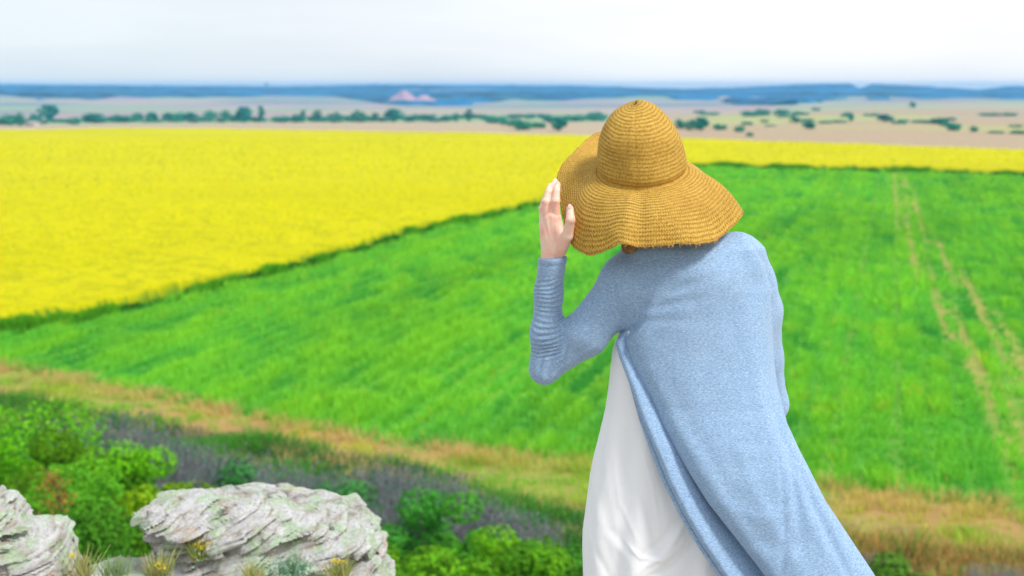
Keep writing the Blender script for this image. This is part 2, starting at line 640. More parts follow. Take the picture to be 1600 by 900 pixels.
def cat(parts):
    V, F, C, o = [], [], [], 0
    for v, f, c in parts:
        V.append(v); F.append(f + o); C.append(c); o += len(v)
    return np.concatenate(V), np.concatenate(F), np.clip(np.concatenate(C), 0, 0.95)


def wedge_points(rng, n, r0, r1, half=0.56):
    """points spread evenly over the ground inside the view wedge"""
    az = rng.uniform(-half, half, n)
    r = np.sqrt(rng.uniform(r0 * r0, r1 * r1, n))
    return r * np.sin(az), r * np.cos(az)


# ------------------------------------------------------------------ crops (stuff)
def green_crop():
    rng = np.random.default_rng(11)
    parts = []
    for (r0, r1, dens, nb, hh, wid, spd) in ((30, 75, 22, 7, 0.32, 0.055, 0.13), (75, 130, 12, 5, 0.34, 0.09, 0.17), (130, 245, 4.0, 4, 0.34, 0.16, 0.22)):
        area = 0.56 * (r1 * r1 - r0 * r0)
        x, y = wedge_points(rng, int(area * dens), r0, r1)
        u, v = row_uv(x, y)
        rs = 1.05
        u2 = np.round(u / rs) * rs + rng.normal(0, 0.15, len(u))
        u = np.where(rng.random(len(u)) < 0.86, u2, u)
        x = u * math.cos(ROWDIR) + v * math.sin(ROWDIR)
        y = -u * math.sin(ROWDIR) + v * math.cos(ROWDIR)
        u, v = row_uv(x, y)
        n = fbm(u / 1.3, v / 14, 0, 3, 21); n2 = fbm(x / 1.1, y / 3.4, 3, 3, 33); n3 = fbm(u / 5, v / 40, 8, 3, 35)
        k = (y > Y_DRY(x) + 0.3 * n2) & (y < Y_RAPE(x) + 0.5) & (rng.random(len(x)) > tram_mask(x, y) * 0.85)
        x, y, n, n2, n3 = x[k], y[k], n[k], n2[k], n3[k]
        P0 = np.stack([x, y, H(x, y) - 0.02], -1)
        c = np.array([0.18, 0.59, 0.060])[None] * (1 + 0.16 * n3[:, None])
        t = np.clip(0.38 + n * 0.40 + n2 * 0.55 + 0.18 * np.sin(u[k] * 2 * np.pi / 4.2 + 1 * n3), 0, 1)[:, None]
        c = c * (1 - t * 0.6) + np.array([0.38, 0.78, 0.030]) * t * 0.6
        t = np.clip(-n2 * 0.7 - n * 0.7 - 0.28, 0, 0.8)[:, None]
        c = c * (1 - t) + np.array([0.06, 0.40, 0.06]) * t
        yel = rng.random(len(x)) < 0.004 + 0.03 * (x > 8) * (n2 > 0.4) * (y < 70)
        c[yel] = (0.65, 0.62, 0.05)
        h_ = hh * (1 + 0.5 * n2) * np.where(yel, 1.1, 1)
        parts.append(blades(P0, nb, h_, wid, spd, c, 0.18, rng, 0.7))
    V, F, C = cat(parts)
    o = mesh_from('green_crop', V, F, M_crop, attrs={'col': C}, smooth=False)
    tag(o, 'bright green young cereal crop in rows below the cliff', 'crop', kind='stuff')


def rape_crop():
    rng = np.random.default_rng(12)
    # canopy sheet, one metre tall, with a real side
    rad = np.concatenate([np.arange(55, 140, 0.35), np.arange(140, 520, 1.4)])
    ang = np.radians(np.arange(-36, 36, 0.13))
    A, Rr = np.meshgrid(ang, rad, indexing='ij')
    x = Rr * np.sin(A); y = Rr * np.cos(A)
    inside = (y > Y_RAPE(x)) & (y < Y_FAR(x))
    e = np.minimum(np.clip((y - Y_RAPE(x)) / 0.5, 0, 1), np.clip((Y_FAR(x) - y) / 1.0, 0, 1))
    z = H(x, y) + (0.80 + 0.10 * fbm(x / 1.1, y / 1.1, 0, 3, 61) + 0.10 * vnoise(x / 7, y / 7, 0, 63)) * e
    na, nr = x.shape
    idx = np.arange(na * nr).reshape(na, nr)
    F = np.stack([idx[:-1, :-1], idx[1:, :-1], idx[1:, 1:], idx[:-1, 1:]], -1).reshape(-1, 4)
    keep = (e.ravel()[F] > 0).any(1)
    F = F[keep]
    V = np.stack([x, y, z], -1).reshape(-1, 3)
    n = fbm(V[:, 0] / 0.9, V[:, 1] / 0.9, 0, 3, 65); n3 = fbm(V[:, 0] / 25, V[:, 1] / 12, 0, 3, 67)
    C = np.array([0.80, 0.745, 0.001]) * (1 + 0.05 * n3[:, None])
    t = np.clip(n * 0.6 + 0.10, 0, 0.6)[:, None] * np.clip(1.6 - V[:, 1:2] / 130, 0.25, 1)
    C = C * (1 - t) + np.array([0.42, 0.46, 0.004]) * t
    side = (e.ravel() < 0.95)[:, None]
    C = np.where(side, np.array([0.10, 0.30, 0.02]), C)
    used = np.unique(F); mp_ = -np.ones(len(V), int); mp_[used] = np.arange(len(used))
    parts = [(V[used], mp_[F][:, ::-1], C[used])]
    # flower heads and stems
    for (r0, r1, dens, s) in ((55, 100, 55, 0.10), (100, 160, 20, 0.16), (160, 300, 3.2, 0.30)):
        area = 0.56 * (r1 * r1 - r0 * r0)
        x, y = wedge_points(rng, int(area * dens), r0, r1)
        k = (y > Y_RAPE(x) - 0.1) & (y < Y_FAR(x))
        x, y = x[k], y[k]
        n = fbm(x / 1.1, y / 1.1, 0, 3, 61)
        z = H(x, y) + 0.80 + 0.14 * n + rng.uniform(-0.05, 0.2, len(x))
        c = np.tile(np.array([0.82, 0.765, 0.001]), (len(x), 1))
        g = rng.random(len(x)) < 0.10 + 0.12 * (n < -0.2)
        c[g] = (0.40, 0.50, 0.02)
        parts.append(quads(np.stack([x, y, z], -1), s, c, 0.1, rng, 0.5))
    # leafy green margin on the near side
    xs = rng.uniform(-70, 110, 50000)
    ys = Y_RAPE(xs) + rng.normal(0.0, 0.45, len(xs))
    k = np.abs(np.arctan2(xs, ys)) < 0.45
    xs, ys = xs[k], ys[k]
    m = fbm(xs / 2.5, ys / 2.5, 0, 2, 68)
    P0 = np.stack([xs, ys, H(xs, ys)], -1)
    cc = np.where((m > 0.2)[:, None], np.array([0.14, 0.45, 0.015]), np.array([0.05, 0.24, 0.02]))
    parts.append(blades(P0, 4, 0.42 + 0.35 * m, 0.10, 0.2, cc, 0.25, rng, 0.5))
    V, F, C = cat(parts)
    o = mesh_from('rapeseed_crop', V, F, M_crop, attrs={'col': C}, smooth=False)
    tag(o, 'flowering yellow rapeseed crop beyond the green field', 'crop', kind='stuff')


def dry_grass():
    rng = np.random.default_rng(13)
    n_ = 125000
    x = rng.uniform(-40, 36, n_); y = rng.uniform(20, 80, n_)
    k = (y > Y_BRUSH(x) - 2.5) & (y < Y_DRY(x) + 0.5) & (np.abs(np.arctan2(x, y)) < 0.60)
    x, y = x[k], y[k]
    n = fbm(x / 2.6, y / 1.6, 0, 3, 81); n2 = fbm(x / 0.8, y / 0.8, 3, 3, 83); n3 = fbm(x / 5, y / 2.2, 7, 2, 85)
    f = (y - Y_BRUSH(x)) / np.maximum(Y_DRY(x) - Y_BRUSH(x), 1)
    k = rng.random(len(x)) < 0.55 + 0.5 * n2
    x, y, n, n2, n3, f = [q[k] for q in (x, y, n, n2, n3, f)]
    dry = np.array([0.70, 0.52, 0.20]); olive = np.array([0.55, 0.62, 0.07]); gre = np.array([0.26, 0.58, 0.05]); red = np.array([0.42, 0.28, 0.22])
    mid = np.exp(-((f - 0.55) / 0.27) ** 2)
    t = np.clip(mid * 1.0 + n * 0.5, 0, 1)[:, None]
    c = dry * (1 - t) + olive * t
    t = np.clip(mid * 0.8 + n3 * 0.9 - 0.12, 0, 0.9)[:, None]
    c = c * (1 - t) + gre * t
    t = np.clip(-n3 * 1.2 - 0.3, 0, 0.8)[:, None] * (f[:, None] < 0.5)
    c = c * (1 - t) + red * t
    P0 = np.stack([x, y, H(x, y) - 0.03], -1)
    hh = 0.15 + 0.22 * np.clip(1 - mid + n2 * 0.6, 0, 1.3)
    V, F, C = cat([blades(P0, 7, hh, 0.035, 0.16, c, 0.2, rng, 0.8)])
    o = mesh_from('dry_grass', V, F, M_crop, attrs={'col': C}, smooth=False)
    tag(o, 'orange and olive dry grass strip along the lower edge of the green field', 'grass', kind='stuff')


def undergrowth():
    rng = np.random.default_rng(14)
    n_ = 90000
    x = rng.uniform(-27, 30, n_); y = rng.uniform(9, 52, n_)
    k = (y > EDGE(x) + 5) & (y < Y_BRUSH(x) + 1) & (np.abs(np.arctan2(x, y)) < 0.60)
    x, y = x[k], y[k]
    n = fbm(x / 1.6, y / 1.6, 0, 3, 87)
    P0 = np.stack([x, y, H(x, y) - 0.03], -1)
    c = np.where((n > 0)[:, None], np.array([0.10, 0.34, 0.04]), np.array([0.06, 0.22, 0.06]))
    rt = ((x > 8) & (rng.random(len(x)) < 0.8))[:, None]
    c = np.where(rt, np.array([0.50, 0.33, 0.10]), c)
    V, F, C = cat([blades(P0, 6, 0.45 + 0.2 * n, 0.06, 0.25, c, 0.25, rng, 0.8)])
    o = mesh_from('undergrowth', V, F, M_crop, attrs={'col': C}, smooth=False)
    tag(o, 'low dark green weeds covering the slope under the shrubs', 'undergrowth', kind='stuff')


def forest():
    rad = np.geomspace(1700, 5600, 190); ang = np.radians(np.arange(-30, 30, 0.09))
    A, Rr = np.meshgrid(ang, rad, indexing='ij')
    x = Rr * np.sin(A); y = Rr * np.cos(A)
    lim = LIM(A)
    e = np.clip((Rr - lim) / 30, 0, 1) * np.clip((5500 - Rr) / 60, 0, 1)
    cl = vnoise(x / 240, y / 200, 0, 95)
    e = e * np.where((Rr < 4300) & (cl > 0.42), 0, 1)
    z = H(x, y) - 1 + e * (6 + 2.6 * fbm(x / 26, y / 60, 0, 3, 44))
    na, nr = x.shape
    idx = np.arange(na * nr).reshape(na, nr)
    F = np.stack([idx[:-1, :-1], idx[1:, :-1], idx[1:, 1:], idx[:-1, 1:]], -1).reshape(-1, 4)
    F = F[(e.ravel()[F] > 0).any(1)]
    V = np.stack([x, y, z], -1).reshape(-1, 3)
    used = np.unique(F); mp_ = -np.ones(len(V), int); mp_[used] = np.arange(len(used))
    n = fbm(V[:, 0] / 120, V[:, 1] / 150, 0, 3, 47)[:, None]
    C = np.array([0.006, 0.115, 0.26]) * (1 + 0.9 * n)  # canopy colour carries painted haze blue on top of the haze volume
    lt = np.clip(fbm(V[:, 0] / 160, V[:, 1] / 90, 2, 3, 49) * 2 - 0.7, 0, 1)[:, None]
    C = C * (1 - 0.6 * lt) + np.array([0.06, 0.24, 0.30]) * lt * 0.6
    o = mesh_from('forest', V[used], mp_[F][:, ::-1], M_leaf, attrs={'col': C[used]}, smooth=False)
    tag(o, 'far wooded ridge along the horizon fading to blue', 'forest', kind='stuff')


green_crop(); rape_crop(); dry_grass(); undergrowth(); forest()


# ------------------------------------------------------------------ trees and shrubs
def tube(pts, rs, seg=6):
    pts = np.asarray(pts, float)
    n = len(pts)
    V = []
    for i in range(n):
        t = pts[min(i + 1, n - 1)] - pts[max(i - 1, 0)]
        t /= np.linalg.norm(t) + 1e-9
        u = np.cross(t, [0.3, 0.9, 0.1]); u /= np.linalg.norm(u) + 1e-9
        v = np.cross(t, u)
        for k in range(seg):
            a = 2 * math.pi * k / seg
            V.append(pts[i] + (u * math.cos(a) + v * math.sin(a)) * rs[i])
    F = []
    for i in range(n - 1):
        for k in range(seg):
            k2 = (k + 1) % seg
            F.append((i * seg + k, i * seg + k2, (i + 1) * seg + k2, (i + 1) * seg + k))
    return np.array(V), np.array(F)


def join_tubes(ts):
    V, F, o = [], [], 0
    for v, f in ts:
        V.append(v); F.append(f + o); o += len(v)
    return np.concatenate(V), np.concatenate(F)


def make_tree(name, h, wd, nleaf, leafs, col, seed, trunk_frac=0.25, nclump=22, shape='round', colvar=0.2, deep=None, clump=0.30):
    """unit: metres, base at origin.  Returns the root Empty with crown and trunk"""
    rng = np.random.default_rng(seed)
    root = empty(name)
    cz0 = h * trunk_frac
    ch = (h - cz0) / 2
    ctr = np.array([0, 0, cz0 + ch])
    dirs = rng.normal(size=(nclump, 3)); dirs /= np.linalg.norm(dirs, axis=1)[:, None]
    rr = rng.uniform(0.35, 0.88, nclump)[:, None]
    cc = dirs * rr * np.array([wd / 2, wd / 2, ch])
    if shape == 'round':
        cc[:, :2] *= np.clip(1.15 - 0.35 * (cc[:, 2:3] / ch), 0.5, 1.3)
    crad = rng.uniform(0.75, 1.3, nclump) * clump * min(wd / 2, ch)
    cc += ctr
    which = rng.integers(0, nclump, nleaf)
    d = rng.normal(size=(nleaf, 3)); d /= np.linalg.norm(d, axis=1)[:, None]
    q = rng.uniform(0.62, 1.05, nleaf)[:, None] ** 0.5
    Pl = cc[which] + d * q * crad[which][:, None] * np.array([1.15, 1.15, 0.85])
    Pl[:, 2] = np.maximum(Pl[:, 2], 0.04 * h)
    tone = rng.uniform(0.75, 1.25, nclump)[which][:, None]
    C = np.asarray(col) * tone
    if deep is not None:
        m = (rng.random(nclump) < 0.3)[which][:, None]
        C = np.where(m, np.asarray(deep) * tone, C)
    nrm = d * 1.1 + np.array([0, 0, 0.5]) + rng.normal(0, 0.45, (nleaf, 3))
    V, F, C = cat([facing_quads(Pl, nrm, leafs, C, colvar, rng)])
    mesh_from('crown', V, F, M_leaf, root, smooth=False, attrs={'col': C})
    ts = [tube([[0, 0, -0.3], [0.02 * h * rng.normal(), 0.02 * h * rng.normal(), cz0], ctr + [0, 0, ch * 0.3]], [0.035 * h * 0.8, 0.028 * h * 0.8, 0.008 * h])]
    for k in range(min(9, nclump)):
        s = np.array([0, 0, cz0 * rng.uniform(0.4, 1.0) + 0.05 * h])
        ts.append(tube([s, (s + cc[k]) / 2 + rng.normal(0, 0.03 * h, 3), cc[k]], [0.014 * h, 0.009 * h, 0.003 * h], 5))
    V, F = join_tubes(ts)
    mesh_from('trunk', V, F, M_bark, root)
    return root


def copy_tree(root):
    r = root.copy(); COL.objects.link(r)
    for ch in list(root.children):
        c = ch.copy(); COL.objects.link(c); c.parent = r
    return r


def place(o, px, py, label, group, height_px=None, unit_h=1.0, unit_w=1.0, w_px=None, rot=0, pt=None, sink=0.1, cat_='tree'):
    p = hit(px, py) if pt is None else pt
    d = math.hypot(p[0], p[1])
    s = height_px / FPX * d / unit_h
    sw = s if w_px is None else w_px / FPX * d / unit_w
    o.location = (p[0], p[1], p[2] - sink)
    o.scale = (sw, sw, s)
    o.rotation_euler = (0, 0, rot)
    tag(o, label, cat_, group)


far_g = (0.035, 0.30, 0.24)  # far tree leaf colours, teal haze tint mixed in here and below
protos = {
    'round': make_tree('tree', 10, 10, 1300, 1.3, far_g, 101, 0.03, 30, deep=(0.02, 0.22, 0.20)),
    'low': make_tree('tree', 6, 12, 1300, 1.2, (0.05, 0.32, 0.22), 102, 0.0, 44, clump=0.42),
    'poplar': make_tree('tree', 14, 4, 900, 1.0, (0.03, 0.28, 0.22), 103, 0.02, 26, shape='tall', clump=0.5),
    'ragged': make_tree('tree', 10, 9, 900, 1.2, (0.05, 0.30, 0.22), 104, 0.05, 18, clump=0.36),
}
UN = {'round': (10, 10), 'low': (6, 12), 'poplar': (14, 4), 'ragged': (10, 9)}
used_p = set()
# (x, y base, height px, width px, kind, label or None)
far = [
    (31, 197, 20, 16, 'ragged', 'ragged teal tree near the left edge of the far treeline'),
    (12, 196, 17, 26, 'low', None), (78, 189, 25, 28, 'round', 'large round dark tree left of the low hedge in the far treeline'),
    (55, 190, 12, 22, 'low', None), (116, 195, 12, 20, 'low', None), (147, 193, 16, 32, 'round', 'broad tree standing alone on the edge of the rapeseed at far left'),
    (187, 191, 12, 30, 'low', None), (215, 190, 14, 18, 'round', None), (238, 190, 15, 18, 'round', None), (262, 190, 14, 18, 'round', None),
    (280, 189, 14, 20, 'low', None), (298, 189, 14, 22, 'round', None), (328, 189, 16, 20, 'ragged', None), (353, 189, 17, 14, 'ragged', None),
    (381, 190, 24, 24, 'round', 'tallest round tree in the middle of the far left treeline'),
    (368, 190, 12, 18, 'low', None), (408, 189, 25, 9, 'poplar', 'slender poplar just right of the tallest round tree'),
    (440, 191, 11, 26, 'low', None), (464, 191, 13, 22, 'low', None), (474, 190, 19, 9, 'poplar', 'short poplar left of the pair in the far treeline'),
    (496, 190, 19, 12, 'poplar', 'dark poplar left of the treeline centre'), (524, 190, 15, 20, 'ragged', None), (545, 190, 10, 22, 'low', None),
    (560, 190, 18, 18, 'ragged', 'uneven tree left of the pink mounds'), (586, 190, 15, 11, 'poplar', None), (615, 190, 21, 28, 'round', 'wide round tree below the pink mounds'),
    (648, 190, 12, 16, 'ragged', None), (677, 190, 12, 12, 'ragged', None), (713, 190, 14, 12, 'ragged', None), (733, 190, 21, 11, 'poplar', 'tall slender poplar right of the pink mounds'),
    (775, 193, 10, 34, 'low', None), (800, 197, 12, 30, 'low', None), (815, 203, 16, 28, 'low', 'low spreading tree at the right end of the far stubble strip'),
    (840, 200, 10, 26, 'low', None), (874, 205, 22, 26, 'round', 'rounded tree at the rapeseed edge left of the straw hat'), (900, 190, 12, 36, 'low', None), (932, 189, 12, 32, 'low', None),
    (862, 190, 9, 30, 'low', None),
    (1061, 201, 15, 18, 'ragged', None), (1080, 203, 17, 18, 'ragged', None), (1096, 205, 23, 24, 'round', 'bushy tree just right of the straw hat crown'),
    (1124, 203, 10, 20, 'low', None), (1155, 206, 10, 16, 'low', None), (1171, 213, 7, 12, 'low', None),
    (1170, 182, 9, 26, 'low', None), (1190, 181, 11, 24, 'low', None), (1220, 180, 10, 24, 'low', None),
    (1241, 192, 11, 16, 'ragged', None), (1264, 202, 12, 16, 'round', 'small lone tree in front of the dry fields on the right'),
    (1290, 193, 5, 22, 'low', None), (1312, 192, 5, 22, 'low', None), (1330, 190, 13, 9, 'ragged', None), (1383, 191, 13, 22, 'round', 'dark tree on the dry hillside at the left end of a hedge'),
    (1411, 192, 6, 16, 'low', None), (1435, 192, 5, 20, 'low', None), (1450, 193, 6, 18, 'low', None), (1467, 195, 11, 26, 'round', None), (1490, 204, 12, 20, 'low', None),
    (1480, 198, 8, 18, 'low', None), (1521, 206, 9, 14, 'ragged', 'small bush below the hedge on the far right hillside'),
    (1425, 168, 9, 10, 'ragged', None), (1548, 181, 5, 30, 'low', None), (1575, 181, 5, 26, 'low', None), (1590, 209, 6, 24, 'low', None), (1555, 208, 4, 26, 'low', None),
    (1110, 180, 5, 30, 'low', None), (1250, 180, 5, 30, 'low', None),
]
rr_ = random.Random(5)
for k in range(34):
    far.append((6 + k * 21 + rr_.uniform(-8, 8), 190.5 + rr_.uniform(-1, 1.5) + (4 if k < 4 else 0), rr_.uniform(6, 12), rr_.uniform(18, 30), rr_.choice(['low', 'low', 'round', 'ragged']), None))
for k in range(16):
    far.append((1080 + rr_.uniform(0, 520), rr_.uniform(172, 200), rr_.uniform(3, 6), rr_.uniform(12, 26), 'low', None))
for k in range(12):
    far.append((700 + k * 21, rr_.uniform(181, 188), rr_.uniform(6, 9), rr_.uniform(20, 32), 'low', None))
for (px, py, hh, ww, kind, lab) in far:
    o = protos[kind] if kind not in used_p else copy_tree(protos[kind])
    used_p.add(kind)
    if lab is None:
        if kind == 'low' and px > 1000: lab, g = 'low tree in the hedges on the pale hillside right of the hat', 'low hedge trees right of the hat'
        elif kind == 'low' and px > 690: lab, g = 'low tree in the hazy hedge just left of the straw hat', 'low hedge trees left of the hat'
        elif kind == 'low': lab, g = 'low spreading blue green tree in the treeline behind the rapeseed', 'low trees of the distant hedges'
        elif kind == 'round': lab, g = 'rounded blue green tree crown within the distant treeline', 'round trees of the distant treeline'
        elif kind == 'poplar': lab, g = 'short narrow poplar within the distant treeline', 'poplars of the distant treeline'
        elif px > 1000: lab, g = 'ragged little tree on the pale hillside right of the hat', 'ragged trees right of the hat'
        else: lab, g = 'thin ragged tree in the distant landscape beyond the rapeseed', 'ragged trees in the distant landscape'
    else:
        g = 'trees beyond the rapeseed field'
    place(o, px, py, lab, g, hh * 1.0, UN[kind][0], UN[kind][1], ww * 1.15, rr_.uniform(0, 6.28))

# shrubs below the cliff ------------------------------------------------------
shrubs = [
    # name, px centre, Y distance, top py, width m, leaf colour, label
    ('shrub', 20, 27.0, 640, 3.4, (0.196, 0.577, 0.012), 'bright green bushy shrub at the left edge of the picture', 31),
    ('shrub', 128, 25.0, 665, 2.6, (0.183, 0.426, 0.009), 'bright lime green shrub second from the left edge', 32),
    ('shrub', 192, 23.5, 672, 1.7, (0.141, 0.415, 0.009), 'rounded green shrub left of the boulder, highest beside the grey brush', 33),
    ('shrub', 60, 21.5, 728, 2.6, (0.151, 0.477, 0.017), 'mid green shrub above the left hand rock', 34),
    ('shrub', 255, 22.0, 735, 1.7, (0.219, 0.386, 0.008), 'olive yellow shrub directly behind the boulder top', 35),
    ('shrub', 165, 20.0, 772, 2.4, (0.092, 0.314, 0.017), 'dark green shrub between the two large rocks', 36),
    ('shrub', 660, 27.0, 785, 1.9, (0.070, 0.327, 0.035), 'dark green shrub right of the boulder', 37),
    ('shrub', 725, 26.0, 790, 1.7, (0.107, 0.401, 0.023), 'rounded mid green shrub in the clump right of the boulder', 38),
    ('shrub', 640, 23.0, 838, 1.8, (0.166, 0.427, 0.012), 'olive green shrub low down beside the boulder edge', 39),
    ('shrub', 755, 23.5, 832, 1.7, (0.196, 0.503, 0.012), 'bright green shrub at the bottom edge between boulder and woman', 40),
    ('shrub', 835, 25.5, 832, 2.0, (0.092, 0.327, 0.023), 'deep green shrub nearest the white dress', 41),
    ('shrub', 895, 24.5, 852, 1.5, (0.092, 0.276, 0.017), 'small dark shrub against the edge of the white dress', 42),
    ('shrub', 700, 21.0, 872, 1.7, (0.151, 0.414, 0.012), 'lowest green shrub at the bottom edge right of the boulder', 43),
    ('shrub', 830, 21.5, 876, 1.6, (0.136, 0.377, 0.012), 'low green shrub at the bottom edge left of the white dress', 44),
    ('shrub', 500, 29.0, 765, 2.2, (0.062, 0.251, 0.059), 'teal green shrub showing behind the boulder top', 45),
    ('shrub', 350, 28.5, 722, 1.7, (0.077, 0.301, 0.059), 'blue green shrub among grey brush above the boulder', 46),
    ('shrub', 560, 29.0, 762, 1.5, (0.077, 0.276, 0.070), 'bluish shrub among grey brush at the right of the boulder top', 47),
    ('shrub', 1400, 27.0, 893, 2.0, (0.107, 0.251, 0.023), 'dark low shrub at the bottom right below the dry grass', 48),
]
for (nm, px, Y, top, wd, colr, lab, seed) in shrubs:
    t = P(px, top, Y)
    gz = float(H(t[0], Y))
    h = max(t[2] - gz, 1.0) * 1.10; wd *= 1.3
    o = make_tree(nm, h, wd, int(12500 * max(wd, 1.6) / 2), 0.095, colr, seed, 0.06, 38, colvar=0.22, clump=0.29, deep=tuple(np.array(colr) * [0.7, 0.75, 0.9]))
    o.location = (t[0], Y, gz)
    tag(o, lab, 'shrub', 'green shrubs below the cliff')

# a withered orange branch in the left shrubs
def dead_branch():
    rng = np.random.default_rng(77)
    root = empty('withered_branch')
    b = P(95, 798, 19.3); t = P(76, 742, 19.3)
    root.location = b
    pts = [np.zeros(3), (t - b) * 0.5 + [0.05, 0, 0], t - b]
    V, F = join_tubes([tube(pts, [0.02, 0.014, 0.006])] + [tube([pts[1] * q, pts[1] * q + rng.normal(0, 0.12, 3) + [0, 0, 0.1]], [0.008, 0.003], 4) for q in (0.4, 0.7, 1.0, 1.3)])
    mesh_from('stem', V, F, M_bark, root)
    k = 380
    s = rng.random(k)[:, None]
    Pl = (t - b) * (0.1 + 0.9 * s) + rng.normal(0, 1, (k, 3)) * [0.13, 0.10, 0.09] * (1.2 - 0.6 * s)
    V, F, C = cat([quads(Pl, 0.055, (0.46, 0.26, 0.06), 0.4, rng)])
    mesh_from('leaves', V, F, M_leaf, root, smooth=False, attrs={'col': C})
    tag(root, 'withered orange brown branch in front of the left green shrubs', 'branch')
dead_branch()

# grey brush: bare multi-stemmed bushes --------------------------------------
def make_brush(seed, h=2.0, wd=1.6):
    rng = np.random.default_rng(seed)
    root = empty('dry_bush')
    ts = []
    for k in range(60):
        a = rng.uniform(0, 6.28); q = rng.uniform(0, 1) ** 0.6
        b0 = np.array([math.cos(a) * 0.18 * q, math.sin(a) * 0.18 * q, -0.1])
        tip = np.array([math.cos(a) * wd * 0.5 * q, math.sin(a) * wd * 0.5 * q, h * rng.uniform(0.6, 1.0)])
        mid = b0 * 0.4 + tip * 0.5 + rng.normal(0, 0.06, 3)
        ts.append(tube([b0, mid, tip], [0.016, 0.011, 0.003], 4))
        for m in range(9):
            f = rng.uniform(0.3, 0.95)
            s = b0 * (1 - f) + tip * f + (mid - (b0 + tip) / 2) * 0.8 * (1 - abs(2 * f - 1))
            e = s + rng.normal(0, 0.16, 3) + [0, 0, 0.18]
            ts.append(tube([s, e], [0.007, 0.002], 3))
    V, F = join_tubes(ts)
    mesh_from('twigs', V, F, M_twig, root)
    k = 2600
    a = rng.uniform(0, 6.28, k); q = rng.uniform(0, 1, k) ** 0.5; z = rng.uniform(0.15, 1.02, k)
    Pl = np.stack([np.cos(a) * wd * 0.5 * q * z, np.sin(a) * wd * 0.5 * q * z, z * h * rng.uniform(0.85, 1, k)], -1)
    C = np.where((rng.random(k) < 0.60)[:, None], np.array([0.23, 0.21, 0.25]), np.array([0.10, 0.26, 0.18]))
    V, F, C = cat([quads(Pl, 0.06, C, 0.3, rng)])
    mesh_from('dry_leaves', V, F, M_leaf, root, smooth=False, attrs={'col': C})
    return root


bp = [make_brush(201), make_brush(202)]
brush = [(120, 650, 29.5), (160, 652, 29), (190, 650, 30), (205, 655, 28), (235, 668, 29.5), (262, 676, 28.5), (290, 690, 30), (318, 700, 29), (345, 705, 30.5), (380, 715, 30), (405, 718, 31),
         (440, 728, 30), (470, 735, 31), (500, 740, 31.5), (535, 738, 32), (565, 735, 32.5), (600, 722, 32), (625, 728, 31), (655, 748, 31), (690, 738, 31.5), (715, 752, 30.5),
         (745, 775, 30), (775, 790, 29.5), (805, 800, 30), (835, 812, 29), (290, 740, 27), (420, 745, 28), (610, 770, 28.5), (580, 790, 27), (690, 775, 29), (1380, 872, 31), (1560, 890, 30)]
def brush_label(px):
    if px < 270: return 'bare grey mauve bush behind the bright green shrubs on the left'
    if px < 610: return 'bare grey mauve bush showing above the top of the large boulder'
    if px < 1000: return 'bare grey mauve bush between the boulder and the white dress'
    return 'bare grey bush in the dry grass at the bottom right, %s' % ('left of the pair' if px < 1450 else 'right of the pair')


for i, (px, top, Y) in enumerate(brush):
    o = bp[i] if i < 2 else copy_tree(bp[i % 2])
    t = P(px, top, Y); gz = float(H(t[0], Y))
    h = max(t[2] - gz, 0.8)
    s = h / 2.0
    o.location = (t[0], Y, gz)
    o.scale = (rr_.uniform(0.75, 1.05), rr_.uniform(0.75, 1.05), s)
    o.rotation_euler = (0, 0, rr_.uniform(0, 6.28))
    tag(o, brush_label(px), 'bush', 'bare grey bushes of the brush line')

# far buildings, mounds -------------------------------------------------------
M_wall = simple('plaster_wall', (0.72, 0.70, 0.68), 0.9, 0.6, (0.8, 0.78, 0.76))
M_roof = simple('grey_roof', (0.42, 0.36, 0.36), 0.9, 0.5, (0.5, 0.42, 0.40))
M_glass = simple('dark_window', (0.05, 0.06, 0.08), 0.2)


def box(x0, x1, y0, y1, z0, z1):
    V = np.array([[x, y, z] for x in (x0, x1) for y in (y0, y1) for z in (z0, z1)], float)
    F = np.array([[0, 1, 3, 2], [4, 6, 7, 5], [0, 4, 5, 1], [2, 3, 7, 6], [0, 2, 6, 4], [1, 5, 7, 3]])
    return V, F


def house(px, py, w_px, h_px, lab, depth=9):
    p = hit(px, py); d = math.hypot(p[0], p[1]); W = w_px / FPX * d; Hh = h_px / FPX * d
    root = empty('farm_building', (p[0], p[1], p[2] - 0.5))
    wz = Hh * 0.62 + 0.5
    V, F = box(-W / 2, W / 2, -depth / 2, depth / 2, 0, wz)
    mesh_from('wall', V, F, M_wall, root, smooth=False)
    o = 0.4
    V = np.array([[-W / 2 - o, -depth / 2 - o, wz - .05], [W / 2 + o, -depth / 2 - o, wz - .05], [W / 2 + o, depth / 2 + o, wz - .05], [-W / 2 - o, depth / 2 + o, wz - .05], [-W / 2 - o, 0, Hh + .5], [W / 2 + o, 0, Hh + .5]])
    F4 = np.array([[0, 1, 5, 4], [2, 3, 4, 5], [0, 3, 2, 1]]); F3 = np.array([[0, 4, 3], [1, 2, 5]])
    mesh_from('roof', V, [F4, F3], M_roof, root, smooth=False)
    nwin = max(2, int(W / 5))
    for k in range(nwin):
        cx = -W / 2 + W * (k + 0.5) / nwin
        V, F = box(cx - 0.6, cx + 0.6, -depth / 2 - 0.06, -depth / 2 + 0.02, wz * 0.4, wz * 0.75)
        mesh_from('window', V, F, M_glass, root, smooth=False)
    tag(root, lab, 'building', 'far buildings')


house(52, 197, 13, 7, 'small white building at the rapeseed edge near the far left')
house(1130, 158, 17, 7, 'pale building at the foot of the wooded ridge, leftmost right of the hat')
house(1178, 157, 14, 5, 'pale building second from left below the wooded ridge')
house(1196, 158, 12, 5, 'pale building third from left below the wooded ridge')
house(1226, 157, 11, 5, 'rightmost pale building below the wooded ridge')

